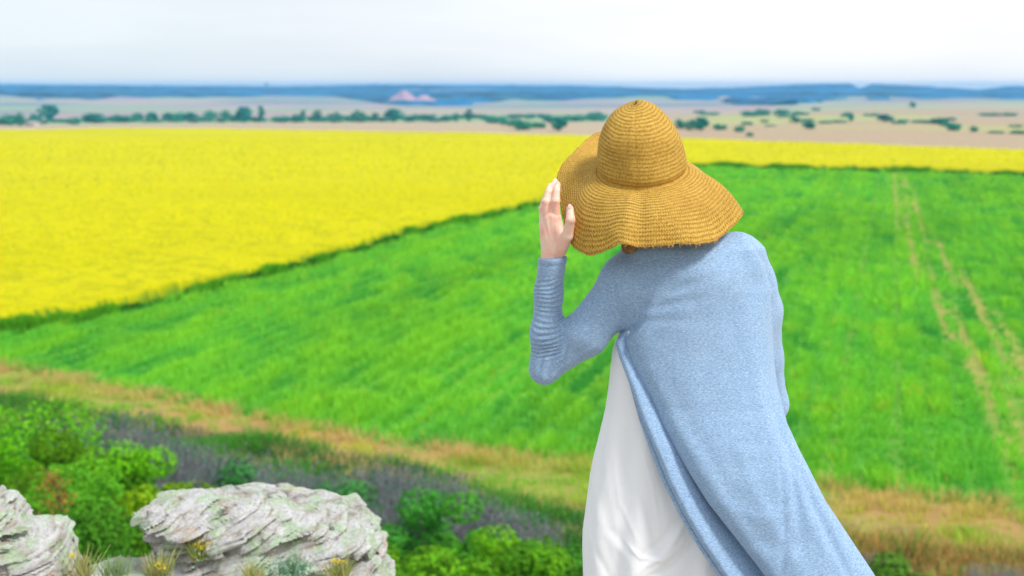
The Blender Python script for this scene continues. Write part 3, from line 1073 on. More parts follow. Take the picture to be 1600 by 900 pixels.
# mine headframe on the skyline
def headframe():
    p = hit(420, 142); d = math.hypot(p[0], p[1])
    y = 4900; x = (420 - 800) / FPX * y; z = float(H(x, y))
    m = simple('rusty_steel', (0.22, 0.12, 0.12), 0.8)
    root = empty('headframe', (x, y, z)); root.scale = (1, 1, 0.78)
    ts = []
    for sx_ in (-1, 1):
        for sy_ in (-1, 1):
            ts.append(tube([[sx_ * 5, sy_ * 5, -2], [sx_ * 2, sy_ * 2, 20]], [1.0, 0.8], 5))
    for k in range(4):
        q = 4 - k * 0.7
        for s in (-1, 1):
            ts.append(tube([[-q, s * q, k * 5], [q, s * q, k * 5 + 4]], [0.4, 0.4], 4))
    ts.append(tube([[2, 0, 18], [14, 0, -2]], [0.9, 0.9], 5))
    V, F = join_tubes(ts)
    mesh_from('frame', V, F, m, root)
    V, F = box(-4.5, 4.5, -4, 4, 17, 24)
    mesh_from('cabin', V, F, m, root, smooth=False)
    tag(root, 'tiny dark mine tower on the skyline at left', 'tower')
headframe()


def mound(px, w_px, top, basey, Y, seed):
    c = P(px, basey, Y); hgt = P(px, top, Y)[2] - c[2]
    wd = w_px / FPX * Y / 2
    n = 60
    u = np.linspace(-1, 1, n)
    A, B = np.meshgrid(u, u, indexing='ij')
    r = np.sqrt(A * A + B * B)
    z = np.clip(1 - r, 0, 1) ** 0.95 * (1 + 0.18 * fbm(A * 3, B * 3, 0, 4, seed)) * 1.15
    z = np.minimum(z, 1.0 + 0.05 * fbm(A * 5, B * 5, 0, 2, seed))
    V = np.stack([c[0] + A * wd, Y + B * wd, c[2] + z * hgt - 3 * (z <= 0) ], -1).reshape(-1, 3)
    idx = np.arange(n * n).reshape(n, n)
    F = np.stack([idx[:-1, :-1], idx[1:, :-1], idx[1:, 1:], idx[:-1, 1:]], -1).reshape(-1, 4)
    o = mesh_from('hill', V, F, M_mound)
    tag(o, kind='structure')


M_mound = simple('pink_spoil', (0.38, 0.22, 0.30), 0.95, 0.02, (0.50, 0.30, 0.34))
mound(631, 66, 142, 166, 2450, 3)
mound(664, 58, 149, 164, 2380, 4)

# ------------------------------------------------------------------ haze
V, F = box(-6100, 6100, -6100, 6100, -75, 11)
m = bpy.data.materials.new('haze'); m.use_nodes = True
nt = m.node_tree
nt.nodes.clear()
o_ = nt.nodes.new('ShaderNodeOutputMaterial')
pv = nt.nodes.new('ShaderNodeVolumePrincipled')
pv.inputs['Color'].default_value = (0.20, 0.56, 1.0, 1)
pv.inputs['Density'].default_value = 0.00016
pv.inputs['Anisotropy'].default_value = 0.0
nt.links.new(pv.outputs[0], o_.inputs['Volume'])
hz = mesh_from('haze', V, F, m, smooth=False)
tag(hz, kind='stuff')

# ------------------------------------------------------------------ rocks
def rock_material():
    m, nt, b = new_mat('layered_rock')
    tcn = nt.nodes.new('ShaderNodeTexCoord')
    ob = tcn.outputs['Object']
    mp = nt.nodes.new('ShaderNodeMapping')
    mp.inputs['Rotation'].default_value = (R(-12), R(20), R(10))
    nt.links.new(ob, mp.inputs['Vector'])
    st = noise_node(nt, 7.5, 10, 0.70, mp.outputs[0], msc=(1, 1, 9))
    bl = noise_node(nt, 7, 5, 0.6, ob)
    li = noise_node(nt, 11, 7, 0.65, ob)
    fi = noise_node(nt, 60, 5, 0.7, ob)
    c = ramp(nt, st.outputs['Fac'], [(0.28, (0.20, 0.145, 0.10)), (0.40, (0.42, 0.36, 0.30)), (0.50, (0.62, 0.615, 0.60)), (0.74, (0.76, 0.76, 0.75))])
    f1 = ramp(nt, bl.outputs['Fac'], [(0.58, (0, 0, 0)), (0.70, (1, 1, 1))])
    c = mixc(nt, f1, c, mixc(nt, 0.7, c, (0.62, 0.43, 0.26)))
    f2 = ramp(nt, li.outputs['Fac'], [(0.49, (0, 0, 0)), (0.58, (1, 1, 1))])
    c = mixc(nt, f2, c, mixc(nt, 0.6, c, (0.44, 0.62, 0.34)))
    c = mixc(nt, 1.0, c, ramp(nt, fi.outputs['Fac'], [(0.3, (0.72, 0.72, 0.72)), (0.65, (1.12, 1.12, 1.12))]), 'MULTIPLY')
    nt.links.new(c, b.inputs['Base Color'])
    b.inputs['Roughness'].default_value = 0.9
    b.inputs['Specular IOR Level'].default_value = 0.2
    mth = nt.nodes.new('ShaderNodeMath'); mth.operation = 'MULTIPLY_ADD'
    nt.links.new(st.outputs['Fac'], mth.inputs[0]); mth.inputs[1].default_value = 2.0
    nt.links.new(fi.outputs['Fac'], mth.inputs[2])
    bump(nt, b, mth.outputs[0], 0.9, 0.012)
    return m


M_rock = rock_material()


def rock(name, blobs, lo, hi, h, seed, tilt, label, cut=None, sharp=0.012, amp=0.035, lay=0.035):
    """blobs: list of (centre, radii, power); displaced by tilted strata"""
    X, Y, Z = grid(lo, hi, h)
    f = None
    wx = 0.014 * fbm(X * 6, Y * 6, Z * 6, 2, seed + 50)
    for (c, r, pw) in blobs:
        q = (np.abs((X + wx - c[0]) / r[0]) ** pw + np.abs((Y - c[1]) / r[1]) ** pw + np.abs((Z - wx * 0.6 - c[2]) / r[2]) ** pw) ** (1 / pw)
        e = (q - 1) * min(r)
        f = e if f is None else smin(f, e, 0.03)
    nrm = np.array([-math.sin(tilt), -0.18, math.cos(tilt)])
    s = X * nrm[0] + Y * nrm[1] + Z * nrm[2] + 0.007 * fbm(X * 5, Y * 5, Z * 5, 3, seed)
    # stepped beds: each bed sticks out by its own amount, broken along its length
    bed = s / lay
    bi = np.floor(bed); fr = bed - bi
    along = X * math.cos(tilt) + Z * math.sin(tilt)
    def off(k):
        jx = np.floor(along * 6.5 + k * 0.37 + 0.5 * Y * 6); jy = np.floor(Y * 6 + k * 0.61)
        blk = hash3(jx.astype(np.int64), jy.astype(np.int64), k.astype(np.int64), seed + 91) * 2 - 1
        return 0.55 * blk + 0.6 * vnoise(along * 6, Y * 6, k * 3.7, seed + 5)
    t = np.clip((fr - 0.90) / 0.10, 0, 1); t = t * t * (3 - 2 * t)
    o = off(bi) * (1 - t) + off(bi + 1) * t
    groove = np.exp(-((fr - 0.86) / 0.09) ** 2)
    f = f - amp * o + groove * sharp * 1.5 * (0.5 + 0.8 * vnoise(along * 4, Y * 4, bi * 2.1, seed + 8))
    # finer beds
    b2 = s / (lay * 0.3); i2 = np.floor(b2); f2 = b2 - i2
    f = f - 0.010 * vnoise(along * 12, Y * 12, i2 * 2.3, seed + 11) + 0.004 * np.exp(-((f2 - 0.9) / 0.12) ** 2)
    f = f + 0.005 * fbm(X * 14, Y * 14, Z * 14, 3, seed + 20)
    if cut is not None: f = cut(X, Y, Z, f)
    # border outside
    f = np.array(f)
    for ax in range(3):
        for e in (0, -1):
            sl = [slice(None)] * 3; sl[ax] = e
            f[tuple(sl)] = 1
    V, q = surface_nets(f, lo, h)
    for _ in range(3):       # relax the voxel teeth
        acc = np.zeros_like(V); cnt = np.zeros(len(V))
        for a_ in range(4):
            i0, i1 = q[:, a_], q[:, (a_ + 1) % 4]
            np.add.at(acc, i0, V[i1]); np.add.at(cnt, i0, 1)
        V = V * 0.45 + 0.55 * acc / np.maximum(cnt, 1)[:, None]
    base = np.array([V[:, 0].mean(), V[:, 1].mean(), 0.0])
    o = mesh_from(name, V - base, q, M_rock)
    o.location = base
    try:
        o.data.set_sharp_from_angle(angle=R(42))
    except Exception:
        pass
    tag(o, label, 'rock', 'rocks on the cliff top')
    return o


def pr(px, py, Y=5.05):
    return P(px, py, Y)


def bl(px, py, rx, rz, Y, ry, pw):
    """a lobe given by its centre and half sizes in metres"""
    return (tuple(pr(px, py, Y)), (rx, ry, rz), pw)


c0 = pr(410, 840)
rock('boulder', [
    bl(304, 815, 0.188, 0.085, 5.02, 0.22, 2.6),
    bl(385, 820, 0.190, 0.122, 5.05, 0.24, 2.8),
    bl(475, 832, 0.225, 0.122, 5.08, 0.25, 2.5),
    bl(535, 842, 0.150, 0.090, 5.05, 0.22, 2.1),
    bl(420, 885, 0.38, 0.10, 5.02, 0.25, 2.6)],
    (c0[0] - 0.56, 4.66, -0.1), (c0[0] + 0.56, 5.5, 0.42), 0.0055, 7, R(19),
    'large pale layered boulder with green lichen, left of the woman', lay=0.036, amp=0.021)
c1 = pr(20, 840, 4.75)
rock('boulder', [
    bl(-10, 830, 0.10, 0.125, 4.78, 0.2, 2.6),
    bl(50, 868, 0.13, 0.12, 4.75, 0.2, 2.8),
    bl(-130, 850, 0.26, 0.20, 4.85, 0.24, 2.6)],
    (c1[0] - 0.72, 4.4, -0.12), (c1[0] + 0.3, 5.2, 0.5), 0.0055, 17, R(10),
    'pinkish grey rock cut off by the left edge of the picture', lay=0.036, amp=0.02)
c2 = P(590, 893, 5.0)
rock('ledge_rock', [((c2[0] - 0.07, 5.0, -0.04), (0.12, 0.2, 0.075), 2.6)],
     (c2[0] - 0.3, 4.7, -0.15), (c2[0] + 0.2, 5.3, 0.12), 0.0055, 27, R(12),
     'small flat rock at the right foot of the large boulder', amp=0.015)
c3 = P(190, 893, 4.9)
rock('ledge_rock', [((c3[0], 4.95, -0.04), (0.16, 0.2, 0.07), 2.6)],
     (c3[0] - 0.3, 4.65, -0.15), (c3[0] + 0.3, 5.3, 0.12), 0.0055, 37, R(10),
     'small flat rock between the left rock and the large boulder', amp=0.015)
c4 = P(420, 900, 4.7)
rock('ledge_rock', [((c4[0], 4.62, -0.05), (0.30, 0.13, 0.075), 2.8)],
     (c4[0] - 0.45, 4.4, -0.15), (c4[0] + 0.45, 4.85, 0.12), 0.0055, 47, R(6),
     'long low rock slab in front of the large boulder', amp=0.015)

# plants growing among the rocks
def plant(px, py, Y, hgt, spread, n, cols, lab, nflower=0, nm='grass_tuft', seed=1, leafy=0):
    rng = np.random.default_rng(seed)
    b = P(px, py, Y)
    root = empty(nm, tuple(b))
    P0 = rng.normal(0, spread * 0.3, (n, 3)) * [1, 1, 0.1]
    C = np.array(cols)[rng.integers(0, len(cols), n)]
    V, F, C = cat([blades(P0, 2, hgt, 0.0045, 0.01, C, 0.2, rng, 0.9)])
    mesh_from('blades', V, F, M_leaf, root, smooth=False, attrs={'col': C})
    if leafy:
        Pl = rng.normal(0, 1, (leafy, 3)) * [spread * 0.5, spread * 0.5, hgt * 0.25] + [0, 0, hgt * 0.4]
        V, F, C = cat([quads(Pl, 0.016, (0.25, 0.42, 0.28), 0.25, rng)])
        mesh_from('leaves', V, F, M_leaf, root, smooth=False, attrs={'col': C})
    for k in range(nflower):
        p = rng.normal(0, 1, 3) * [spread * 0.45, spread * 0.4, hgt * 0.12] + [0, 0, hgt * 0.72]
        Pl = p + rng.normal(0, 0.006, (14, 3))
        V, F, C = cat([quads(Pl, 0.012, (0.82, 0.62, 0.02), 0.15, rng)])
        mesh_from('flower', V, F, M_leaf, root, smooth=False, attrs={'col': C})
    tag(root, lab, 'plant', 'wild plants among the rocks')


ol = [(0.30, 0.36, 0.10), (0.42, 0.44, 0.16), (0.55, 0.50, 0.22)]
plant(130, 900, 4.66, 0.085, 0.06, 45, ol, 'pale grass tuft with a seed head between the left rock and the boulder', 1, seed=61)
plant(312, 872, 4.80, 0.07, 0.05, 60, [(0.30, 0.38, 0.08), (0.5, 0.5, 0.12)], 'yellow green flowering plant in front of the boulder', 4, 'wildflower', 62, 60)
plant(248, 905, 4.62, 0.08, 0.05, 80, ol, 'small plant with yellow flowers at the bottom edge left of the boulder centre', 3, 'wildflower', 63, 30)
plant(455, 900, 4.6, 0.06, 0.07, 50, [(0.25, 0.40, 0.26)], 'silvery green leafy plant below the boulder', 1, 'wildflower', 64, 260)
plant(530, 903, 4.6, 0.06, 0.05, 70, ol, 'olive grass tuft at the right foot of the boulder', 2, seed=65)
plant(395, 905, 4.55, 0.05, 0.06, 60, ol, 'short grass tuft at the bottom edge below the boulder', 0, seed=66)
plant(245, 800, 5.05, 0.05, 0.015, 8, ol, 'thin dry stalk standing on the left end of the boulder', 0, seed=67)
plant(180, 900, 4.6, 0.06, 0.06, 70, [(0.3, 0.42, 0.2)], 'low green tuft beside the flat rock at the bottom left', 0, seed=68)

# ------------------------------------------------------------------ woman
def skin_material():
    m, nt, b = new_mat('skin')
    n = noise_node(nt, 28, 5, 0.6)
    n0 = noise_node(nt, 55, 4, 0.6)
    c = ramp(nt, n.outputs['Fac'], [(0.35, (0.92, 0.54, 0.41)), (0.65, (0.95, 0.71, 0.57))])
    c = mixc(nt, 1.0, c, ramp(nt, n0.outputs['Fac'], [(0.35, (1.0, 0.90, 0.88)), (0.6, (1, 1, 1))]), 'MULTIPLY')
    nt.links.new(c, b.inputs['Base Color'])
    b.inputs['Roughness'].default_value = 0.5
    b.inputs['Subsurface Weight'].default_value = 0.25
    b.inputs['Subsurface Scale'].default_value = 0.01
    n2 = noise_node(nt, 320, 4, 0.6)
    bump(nt, b, n2.outputs['Fac'], 0.15, 0.001)
    return m


def knit_material():
    m, nt, b = new_mat('heather_knit')
    ob = nt.nodes.new('ShaderNodeTexCoord').outputs['Object']
    n1 = noise_node(nt, 350, 5, 0.75, ob, msc=(0.45, 0.45, 1.7))
    n2 = noise_node(nt, 620, 3, 0.7, ob, msc=(0.6, 0.6, 1.4))
    n3 = noise_node(nt, 9, 4, 0.6, ob)
    c = ramp(nt, n1.outputs['Fac'], [(0.32, (0.14, 0.25, 0.41)), (0.49, (0.27, 0.42, 0.62)), (0.68, (0.47, 0.61, 0.79))])
    c = mixc(nt, 1.0, c, ramp(nt, n2.outputs['Fac'], [(0.3, (0.80, 0.81, 0.84)), (0.7, (1.18, 1.16, 1.12))]), 'MULTIPLY')
    c = mixc(nt, 1.0, c, ramp(nt, n3.outputs['Fac'], [(0.3, (0.95, 0.96, 0.97)), (0.7, (1.05, 1.04, 1.03))]), 'MULTIPLY')
    nt.links.new(c, b.inputs['Base Color'])
    b.inputs['Roughness'].default_value = 0.95
    b.inputs['Specular IOR Level'].default_value = 0.1
    b.inputs['Sheen Weight'].default_value = 0.25
    b.inputs['Sheen Roughness'].default_value = 0.6
    bp_ = bump(nt, b, n1.outputs['Fac'], 0.5, 0.0012)
    at = nt.nodes.new('ShaderNodeAttribute'); at.attribute_name = 'gather'
    sp = nt.nodes.new('ShaderNodeSeparateXYZ'); nt.links.new(at.outputs['Vector'], sp.inputs[0])
    sn = nt.nodes.new('ShaderNodeMath'); sn.operation = 'SINE'; nt.links.new(sp.outputs['X'], sn.inputs[0])
    ml = nt.nodes.new('ShaderNodeMath'); ml.operation = 'MULTIPLY'; nt.links.new(sn.outputs[0], ml.inputs[0]); nt.links.new(sp.outputs['Y'], ml.inputs[1])
    b2 = nt.nodes.new('ShaderNodeBump'); b2.inputs['Strength'].default_value = 1.0; b2.inputs['Distance'].default_value = 0.0028
    nt.links.new(ml.outputs[0], b2.inputs['Height']); nt.links.new(b2.outputs[0], bp_.inputs['Normal'])
    return m


def straw_material():
    """woven straw: rows follow the attribute 'ring' (metres along the profile) and 'rim' (metres round it)"""
    m, nt, b = new_mat('woven_straw')
    a = nt.nodes.new('ShaderNodeAttribute'); a.attribute_name = 'weave'
    s = nt.nodes.new('ShaderNodeSeparateXYZ')
    nt.links.new(a.outputs['Vector'], s.inputs[0])
    def math_(op, x, y=None):
        n = nt.nodes.new('ShaderNodeMath'); n.operation = op
        for k, v in ((0, x), (1, y)):
            if v is None: continue
            if isinstance(v, (int, float)): n.inputs[k].default_value = v
            else: nt.links.new(v, n.inputs[k])
        return n.outputs[0]
    ob = nt.nodes.new('ShaderNodeTexCoord').outputs['Object']
    wob = noise_node(nt, 22, 3, 0.5, ob)
    ring = math_('ADD', s.outputs['X'], math_('MULTIPLY', wob.outputs['Fac'], 0.010))
    row = math_('MULTIPLY', ring, 2 * math.pi / 0.0088)
    r1 = math_('ABSOLUTE', math_('SINE', math_('MULTIPLY', row, 0.5)))          # rounded cords
    # slanted stitches alternate between rows
    sl = math_('ADD', math_('MULTIPLY', s.outputs['Y'], 2 * math.pi / 0.0060), math_('MULTIPLY', math_('SINE', row), 1.5))
    st = math_('MULTIPLY', math_('ADD', math_('SINE', sl), 1.0), 0.5)
    fib = noise_node(nt, 190, 5, 0.75, ob)
    vis = noise_node(nt, 9, 3, 0.5, ob)
    rv = math_('MULTIPLY', r1, math_('MULTIPLY', vis.outputs['Fac'], 0.36))
    h = math_('ADD', rv, math_('ADD', math_('MULTIPLY', st, 0.16), math_('MULTIPLY', fib.outputs['Fac'], 0.80)))
    patch = noise_node(nt, 7, 4, 0.6, ob)
    c = ramp(nt, h, [(0.28, (0.14, 0.068, 0.009)), (0.55, (0.45, 0.255, 0.036)), (0.85, (0.74, 0.48, 0.11))])
    c = mixc(nt, 1.0, c, ramp(nt, patch.outputs['Fac'], [(0.3, (0.88, 0.87, 0.82)), (0.7, (1.08, 1.08, 1.08))]), 'MULTIPLY')
    nt.links.new(c, b.inputs['Base Color'])
    b.inputs['Roughness'].default_value = 0.75
    b.inputs['Specular IOR Level'].default_value = 0.25
    bump(nt, b, h, 0.9, 0.0018)
    return m


def dress_material():
    m, nt, b = new_mat('white_cotton')
    n1 = noise_node(nt, 420, 3, 0.6)
    n2 = noise_node(nt, 12, 4, 0.6, msc=(1, 1, 0.35))
    nt.links.new(ramp(nt, n1.outputs['Fac'], [(0.3, (0.91, 0.92, 0.93)), (0.7, (0.95, 0.96, 0.97))]), b.inputs['Base Color'])
    b.inputs['Roughness'].default_value = 1.0
    b.inputs['Specular IOR Level'].default_value = 0.03
    b.inputs['Sheen Weight'].default_value = 0.0
    mth = nt.nodes.new('ShaderNodeMath'); mth.operation = 'MULTIPLY_ADD'
    nt.links.new(n1.outputs['Fac'], mth.inputs[0]); mth.inputs[1].default_value = 0.04
    nt.links.new(n2.outputs['Fac'], mth.inputs[2])
    bump(nt, b, mth.outputs[0], 0.3, 0.012)
    return m


M_skin, M_knit, M_straw, M_dress = skin_material(), knit_material(), straw_material(), dress_material()
M_hair = simple('brown_hair', (0.26, 0.13, 0.045), 0.6, 60, (0.40, 0.22, 0.08))
M_shoe = simple('tan_leather', (0.35, 0.22, 0.12), 0.6)
M_nail = simple('fingernail', (0.88, 0.62, 0.56), 0.3)

YB = 3.31
person = empty('person', (0.42, 3.3, 0))
tag(person, 'woman seen from behind in blue cardigan and white dress holding her straw hat brim', 'person')
PO = np.array([0.42, 3.3, 0.0])


def pmesh(name, V, F, mat, parent=person, **kw):
    return mesh_from(name, V - PO, F, mat, parent, **kw)


def close_box(f):
    f = np.array(f)
    for ax in range(3):
        for e in (0, -1):
            sl = [slice(None)] * 3; sl[ax] = e
            f[tuple(sl)] = 1
    return f


def dist_seg(V, a, b):
    a = np.asarray(a); b = np.asarray(b); d = b - a
    t = np.clip(((V - a) @ d) / (d @ d), 0, 1)
    return np.linalg.norm(V - a - t[:, None] * d, axis=1), t


# -------- joints
hip = P(1085, 690, 3.33)
neckb = P(1045, 408, 3.30); neckt = P(1012, 330, 3.315)
headc = P(1003, 262, 3.345)
shL = P(978, 440, 3.30); elL = P(856, 572, 3.33); wrL = P(863, 408, 3.30)
shR = P(1160, 408, 3.31); elR = P(1204, 618, 3.38)
wrR = elR + np.array([-0.10, 0.20, -0.06])

# -------- body (skin): trunk, head, legs and arms as one surface
def build_body():
    h = 0.0065
    lo, hi = (-0.02, 2.98, -0.01), (0.78, 3.80, 1.74)
    X, Y, Z = grid(lo, hi, h)
    f = ellipsoid(X, Y, Z, headc + [0, 0.01, 0.02], (0.074, 0.092, 0.100))
    jaw = headc + np.array([-0.005, 0.045, -0.075])
    f = smin(f, ellipsoid(X, Y, Z, jaw, (0.048, 0.048, 0.052)), 0.04)
    nose = headc + np.array([0, 0.112, -0.020])
    f = smin(f, capsule(X, Y, Z, nose + [0, -0.014, 0.030], nose, 0.008, 0.012), 0.010)
    for s in (-1, 1):
        f = smin(f, ellipsoid(X, Y, Z, headc + [s * 0.076, 0.0, -0.015], (0.009, 0.016, 0.028)), 0.006)     # ears
        f = -smin(-f, ellipsoid(X, Y, Z, headc + [s * 0.030, 0.108, 0.004], (0.018, 0.014, 0.012)), 0.010)  # eye sockets
        f = smin(f, ellipsoid(X, Y, Z, headc + [s * 0.030, 0.088, 0.003], (0.012, 0.012, 0.011)), 0.004)
    f = smin(f, capsule(X, Y, Z, headc + [-0.018, 0.094, -0.060], headc + [0.018, 0.094, -0.060], 0.007, 0.007), 0.006)  # mouth
    f = smin(f, capsule(X, Y, Z, neckt, neckb, 0.046, 0.052), 0.03)
    chest = P(1078, 480, 3.33); waist = P(1080, 600, 3.33)
    f = smin(f, capsule(X, Y, Z, P(1040, 425, 3.31), P(1120, 425, 3.31), 0.055, 0.055), 0.05)
    f = smin(f, ellipsoid(X, Y, Z, chest, (0.135, 0.09, 0.17)), 0.06)
    f = smin(f, ellipsoid(X, Y, Z, waist, (0.115, 0.08, 0.16)), 0.07)
    f = smin(f, ellipsoid(X, Y, Z, hip, (0.150, 0.10, 0.14)), 0.07)
    for s in (-1, 1):
        hj = hip + [s * 0.075, 0, -0.06]
        kn = np.array([hj[0] + s * 0.0, 3.34, 0.46]); an = np.array([hj[0] + s * 0.005, 3.30, 0.075])
        f = smin(f, chain(X, Y, Z, [hj, kn, an], [0.078, 0.050, 0.034], 0.03), 0.03)
        f = smin(f, ellipsoid(X, Y, Z, (kn + an) / 2 + [0, -0.015, 0.06], (0.045, 0.05, 0.12)), 0.03)
        f = smin(f, capsule(X, Y, Z, an + [0, -0.02, -0.045], an + [s * 0.02, 0.14, -0.05], 0.030, 0.022), 0.03)
    f = smin(f, chain(X, Y, Z, [shL, P(860, 566, 3.335), P(858, 455, 3.325)], [0.042, 0.022, 0.022], 0.01), 0.02)
    f = smin(f, chain(X, Y, Z, [shR, elR, wrR], [0.042, 0.032, 0.022], 0.01), 0.02)
    # lowered right hand, five fingers loosely curled
    pm = wrR + np.array([-0.035, 0.055, -0.015])
    f = smin(f, capsule(X, Y, Z, wrR, pm, 0.022, 0.026), 0.01)
    for k in range(4):
        b0 = pm + np.array([-0.012, 0.012, 0.026 - 0.0175 * k])
        L1 = (0.032, 0.036, 0.033, 0.026)[k]
        b1 = b0 + np.array([-0.018, 0.030, 0]) * L1 / 0.036
        b2 = b1 + np.array([0.006, 0.026, -0.01]) * L1 / 0.036
        f = smin(f, chain(X, Y, Z, [b0, b1, b2], [0.0095, 0.0088, 0.0075], 0.003), 0.003)
    f = smin(f, chain(X, Y, Z, [wrR + [0.005, 0.02, 0.012], pm + [0.015, 0.0, 0.035], pm + [0.008, 0.032, 0.045]], [0.012, 0.0105, 0.0085], 0.004), 0.004)
    f = close_box(f)
    V1, q1 = surface_nets(f, lo, h)
    # raised left forearm and hand at finer resolution
    h2 = 0.0019
    lo2 = P(832, 470, 3.30) + [0, -0.06, 0]; lo2[1] = 3.190
    hi2 = P(908, 276, 3.30); hi2[1] = 3.385
    X, Y, Z = grid(lo2, hi2, h2)
    p = lambda a, b, d: P(a, b, d)
    f = capsule(X, Y, Z, p(858, 470, 3.32), wrL, 0.025, 0.0235)
    # flatten wrist slightly with a second core
    f = smin(f, capsule(X, Y, Z, p(858, 412, 3.30), p(869, 412, 3.30), 0.0185, 0.0185), 0.012)
    kn = [p(869, 340, 3.286), p(862, 337, 3.288), p(854.5, 341, 3.292), p(848.5, 350, 3.300)]
    for k, kk in enumerate(kn):
        f = smin(f, capsule(X, Y, Z, p(867 - 3.5 * k + 1, 400, 3.298), kk, 0.0165, (0.0125, 0.0120, 0.0112, 0.0100)[k]), 0.010)
    fing = [
        ([kn[0], p(868.5, 314, 3.276), p(870.0, 298, 3.282), p(871.5, 288, 3.294)], [0.0112, 0.0098, 0.0086, 0.0070]),
        ([kn[1], p(862.5, 311, 3.290), p(865.0, 294, 3.298), p(867.5, 283, 3.310)], [0.0112, 0.0100, 0.0088, 0.0070]),
        ([kn[2], p(853.0, 315, 3.284), p(856.5, 300, 3.290), p(860.0, 290, 3.302)], [0.0106, 0.0095, 0.0083, 0.0067]),
        ([kn[3], p(847.5, 326, 3.304), p(850.0, 314, 3.314), p(853.5, 305, 3.326)], [0.0094, 0.0083, 0.0073, 0.0060]),
    ]
    for pts, rs in fing:
        f = smin(f, chain(X, Y, Z, pts, [q * 0.93 for q in rs], 0.0015), 0.0010)
        f = smin(f, ellipsoid(X, Y, Z, pts[1], (0.0098, 0.0094, 0.0085)), 0.003)
    thumb = [p(874, 392, 3.284), p(886.5, 368, 3.252), p(891.5, 343, 3.228), p(890.5, 326, 3.234)]
    f = smin(f, chain(X, Y, Z, thumb, [0.0165, 0.0135, 0.0102, 0.0080], 0.004), 0.007)
    # web between thumb and index
    f = smin(f, capsule(X, Y, Z, p(878, 374, 3.272), p(873, 352, 3.282), 0.012, 0.009), 0.010)
    # tendons and knuckle dimples
    f = close_box(f)
    V2, q2 = surface_nets(f, lo2, h2)
    n2 = vnormals(V2, q2)
    for k, kk in enumerate(kn):
        d, t = dist_seg(V2, p(866 - 2.5 * k, 395, 3.275), kk + [0, -0.012, 0])
        V2 = V2 + n2 * (0.0009 * np.exp(-(d / 0.004) ** 2))[:, None]
        for j in (0.0, 0.5):
            d = np.linalg.norm(V2 - (fing[k][0][1] + [0, -0.009, j * 0.004]), axis=1)
            V2 = V2 + n2 * (-0.0005 * np.cos(V2[:, 2:3] * 2 * np.pi / 0.0028)[:, 0] * np.exp(-(d / 0.005) ** 2))[:, None]
    # only keep wrist end closed inside the sleeve; both pieces overlap there
    V = np.concatenate([V1, V2]); q = np.concatenate([q1, q2 + len(V1)])
    pmesh('body', V, q, M_skin)
    # fingernails on thumb and index
    for c, r, d in ((P(890.2, 323.5, 3.2265), (0.0052, 0.0016, 0.0070), 0), (P(871.8, 287.0, 3.2895), (0.0045, 0.0016, 0.0060), 0)):
        h3 = 0.0008
        l3 = np.array(c) - 0.01; u3 = np.array(c) + 0.01
        X, Y, Z = grid(l3, u3, h3)
        V, q = surface_nets(close_box(ellipsoid(X, Y, Z, c, r)), l3, h3)
        pmesh('fingernail', V, q, M_nail)


build_body()

# -------- hair
h = 0.006
lo = headc + [-0.13, -0.15, -0.2]; hi = headc + [0.13, 0.12, 0.14]
X, Y, Z = grid(lo, hi, h)
f = ellipsoid(X, Y, Z, headc + [0, 0.022, 0.010], (0.082, 0.090, 0.104))
f = smin(f, chain(X, Y, Z, [headc + [-0.01, -0.02, -0.05], P(1002, 345, 3.285), P(984, 386, 3.275)], [0.05, 0.036, 0.018], 0.02), 0.03)
face = ellipsoid(X, Y, Z, headc + [0, 0.12, -0.05], (0.075, 0.085, 0.11))
f = np.maximum(f, -face)
V, q = surface_nets(close_box(f), lo, h)
nn = vnormals(V, q)
V = V + nn * (0.0025 * np.sin(np.arctan2(V[:, 0] - headc[0], V[:, 1] - headc[1]) * 60 + 3 * fbm(V[:, 0] * 30, V[:, 1] * 30, V[:, 2] * 8, 2, 3)))[:, None]
pmesh('hair', V, q, M_hair)

# -------- cardigan: back panel and both sleeves as one surface
sec = [  # py, left px, right px, centre depth, half depth
    (398, 985, 1165, 3.315, 0.062), (420, 962, 1192, 3.315, 0.080), (450, 958, 1203, 3.315, 0.100), (490, 968, 1206, 3.315, 0.112),
    (530, 974, 1206, 3.305, 0.115), (565, 982, 1209, 3.290, 0.108), (600, 1000, 1214, 3.270, 0.098), (630, 1017, 1221, 3.25, 0.088),
    (660, 1032, 1229, 3.225, 0.078), (700, 1054, 1247, 3.195, 0.068), (740, 1078, 1267, 3.170, 0.060), (783, 1105, 1290, 3.150, 0.055),
    (832, 1143, 1323, 3.130, 0.052), (900, 1195, 1368, 3.105, 0.050), (1000, 1262, 1440, 3.07, 0.048), (1080, 1310, 1490, 3.05, 0.046)]
SZ = []
for (py, xl, xr, cy, bd) in sec:
    a = P(xl, py, cy); b_ = P(xr, py, cy)
    SZ.append((a[2], a[0], b_[0], cy, bd))
SZ = np.array(SZ[::-1])


def sec_at(z):
    return [np.interp(z, SZ[:, 0], SZ[:, k]) for k in (1, 2, 3, 4)]


def poly_dist_px(V, pts, Yd):
    """distance of vertices from a 3-D polyline given by photo pixels at depth Yd"""
    best = np.full(len(V), 9.0); bt = np.zeros(len(V))
    W = [P(a, b, Yd) for a, b in pts]
    for k in range(len(W) - 1):
        a = np.array([W[k][0], W[k][2]]); b = np.array([W[k + 1][0], W[k + 1][2]])
        d = b - a; q = V[:, [0, 2]] - a
        t = np.clip((q @ d) / (d @ d), 0, 1)
        dd = np.linalg.norm(q - t[:, None] * d, axis=1)
        m = dd < best
        best[m] = dd[m]; bt[m] = (k + t[m]) / (len(W) - 1)
    return best, bt


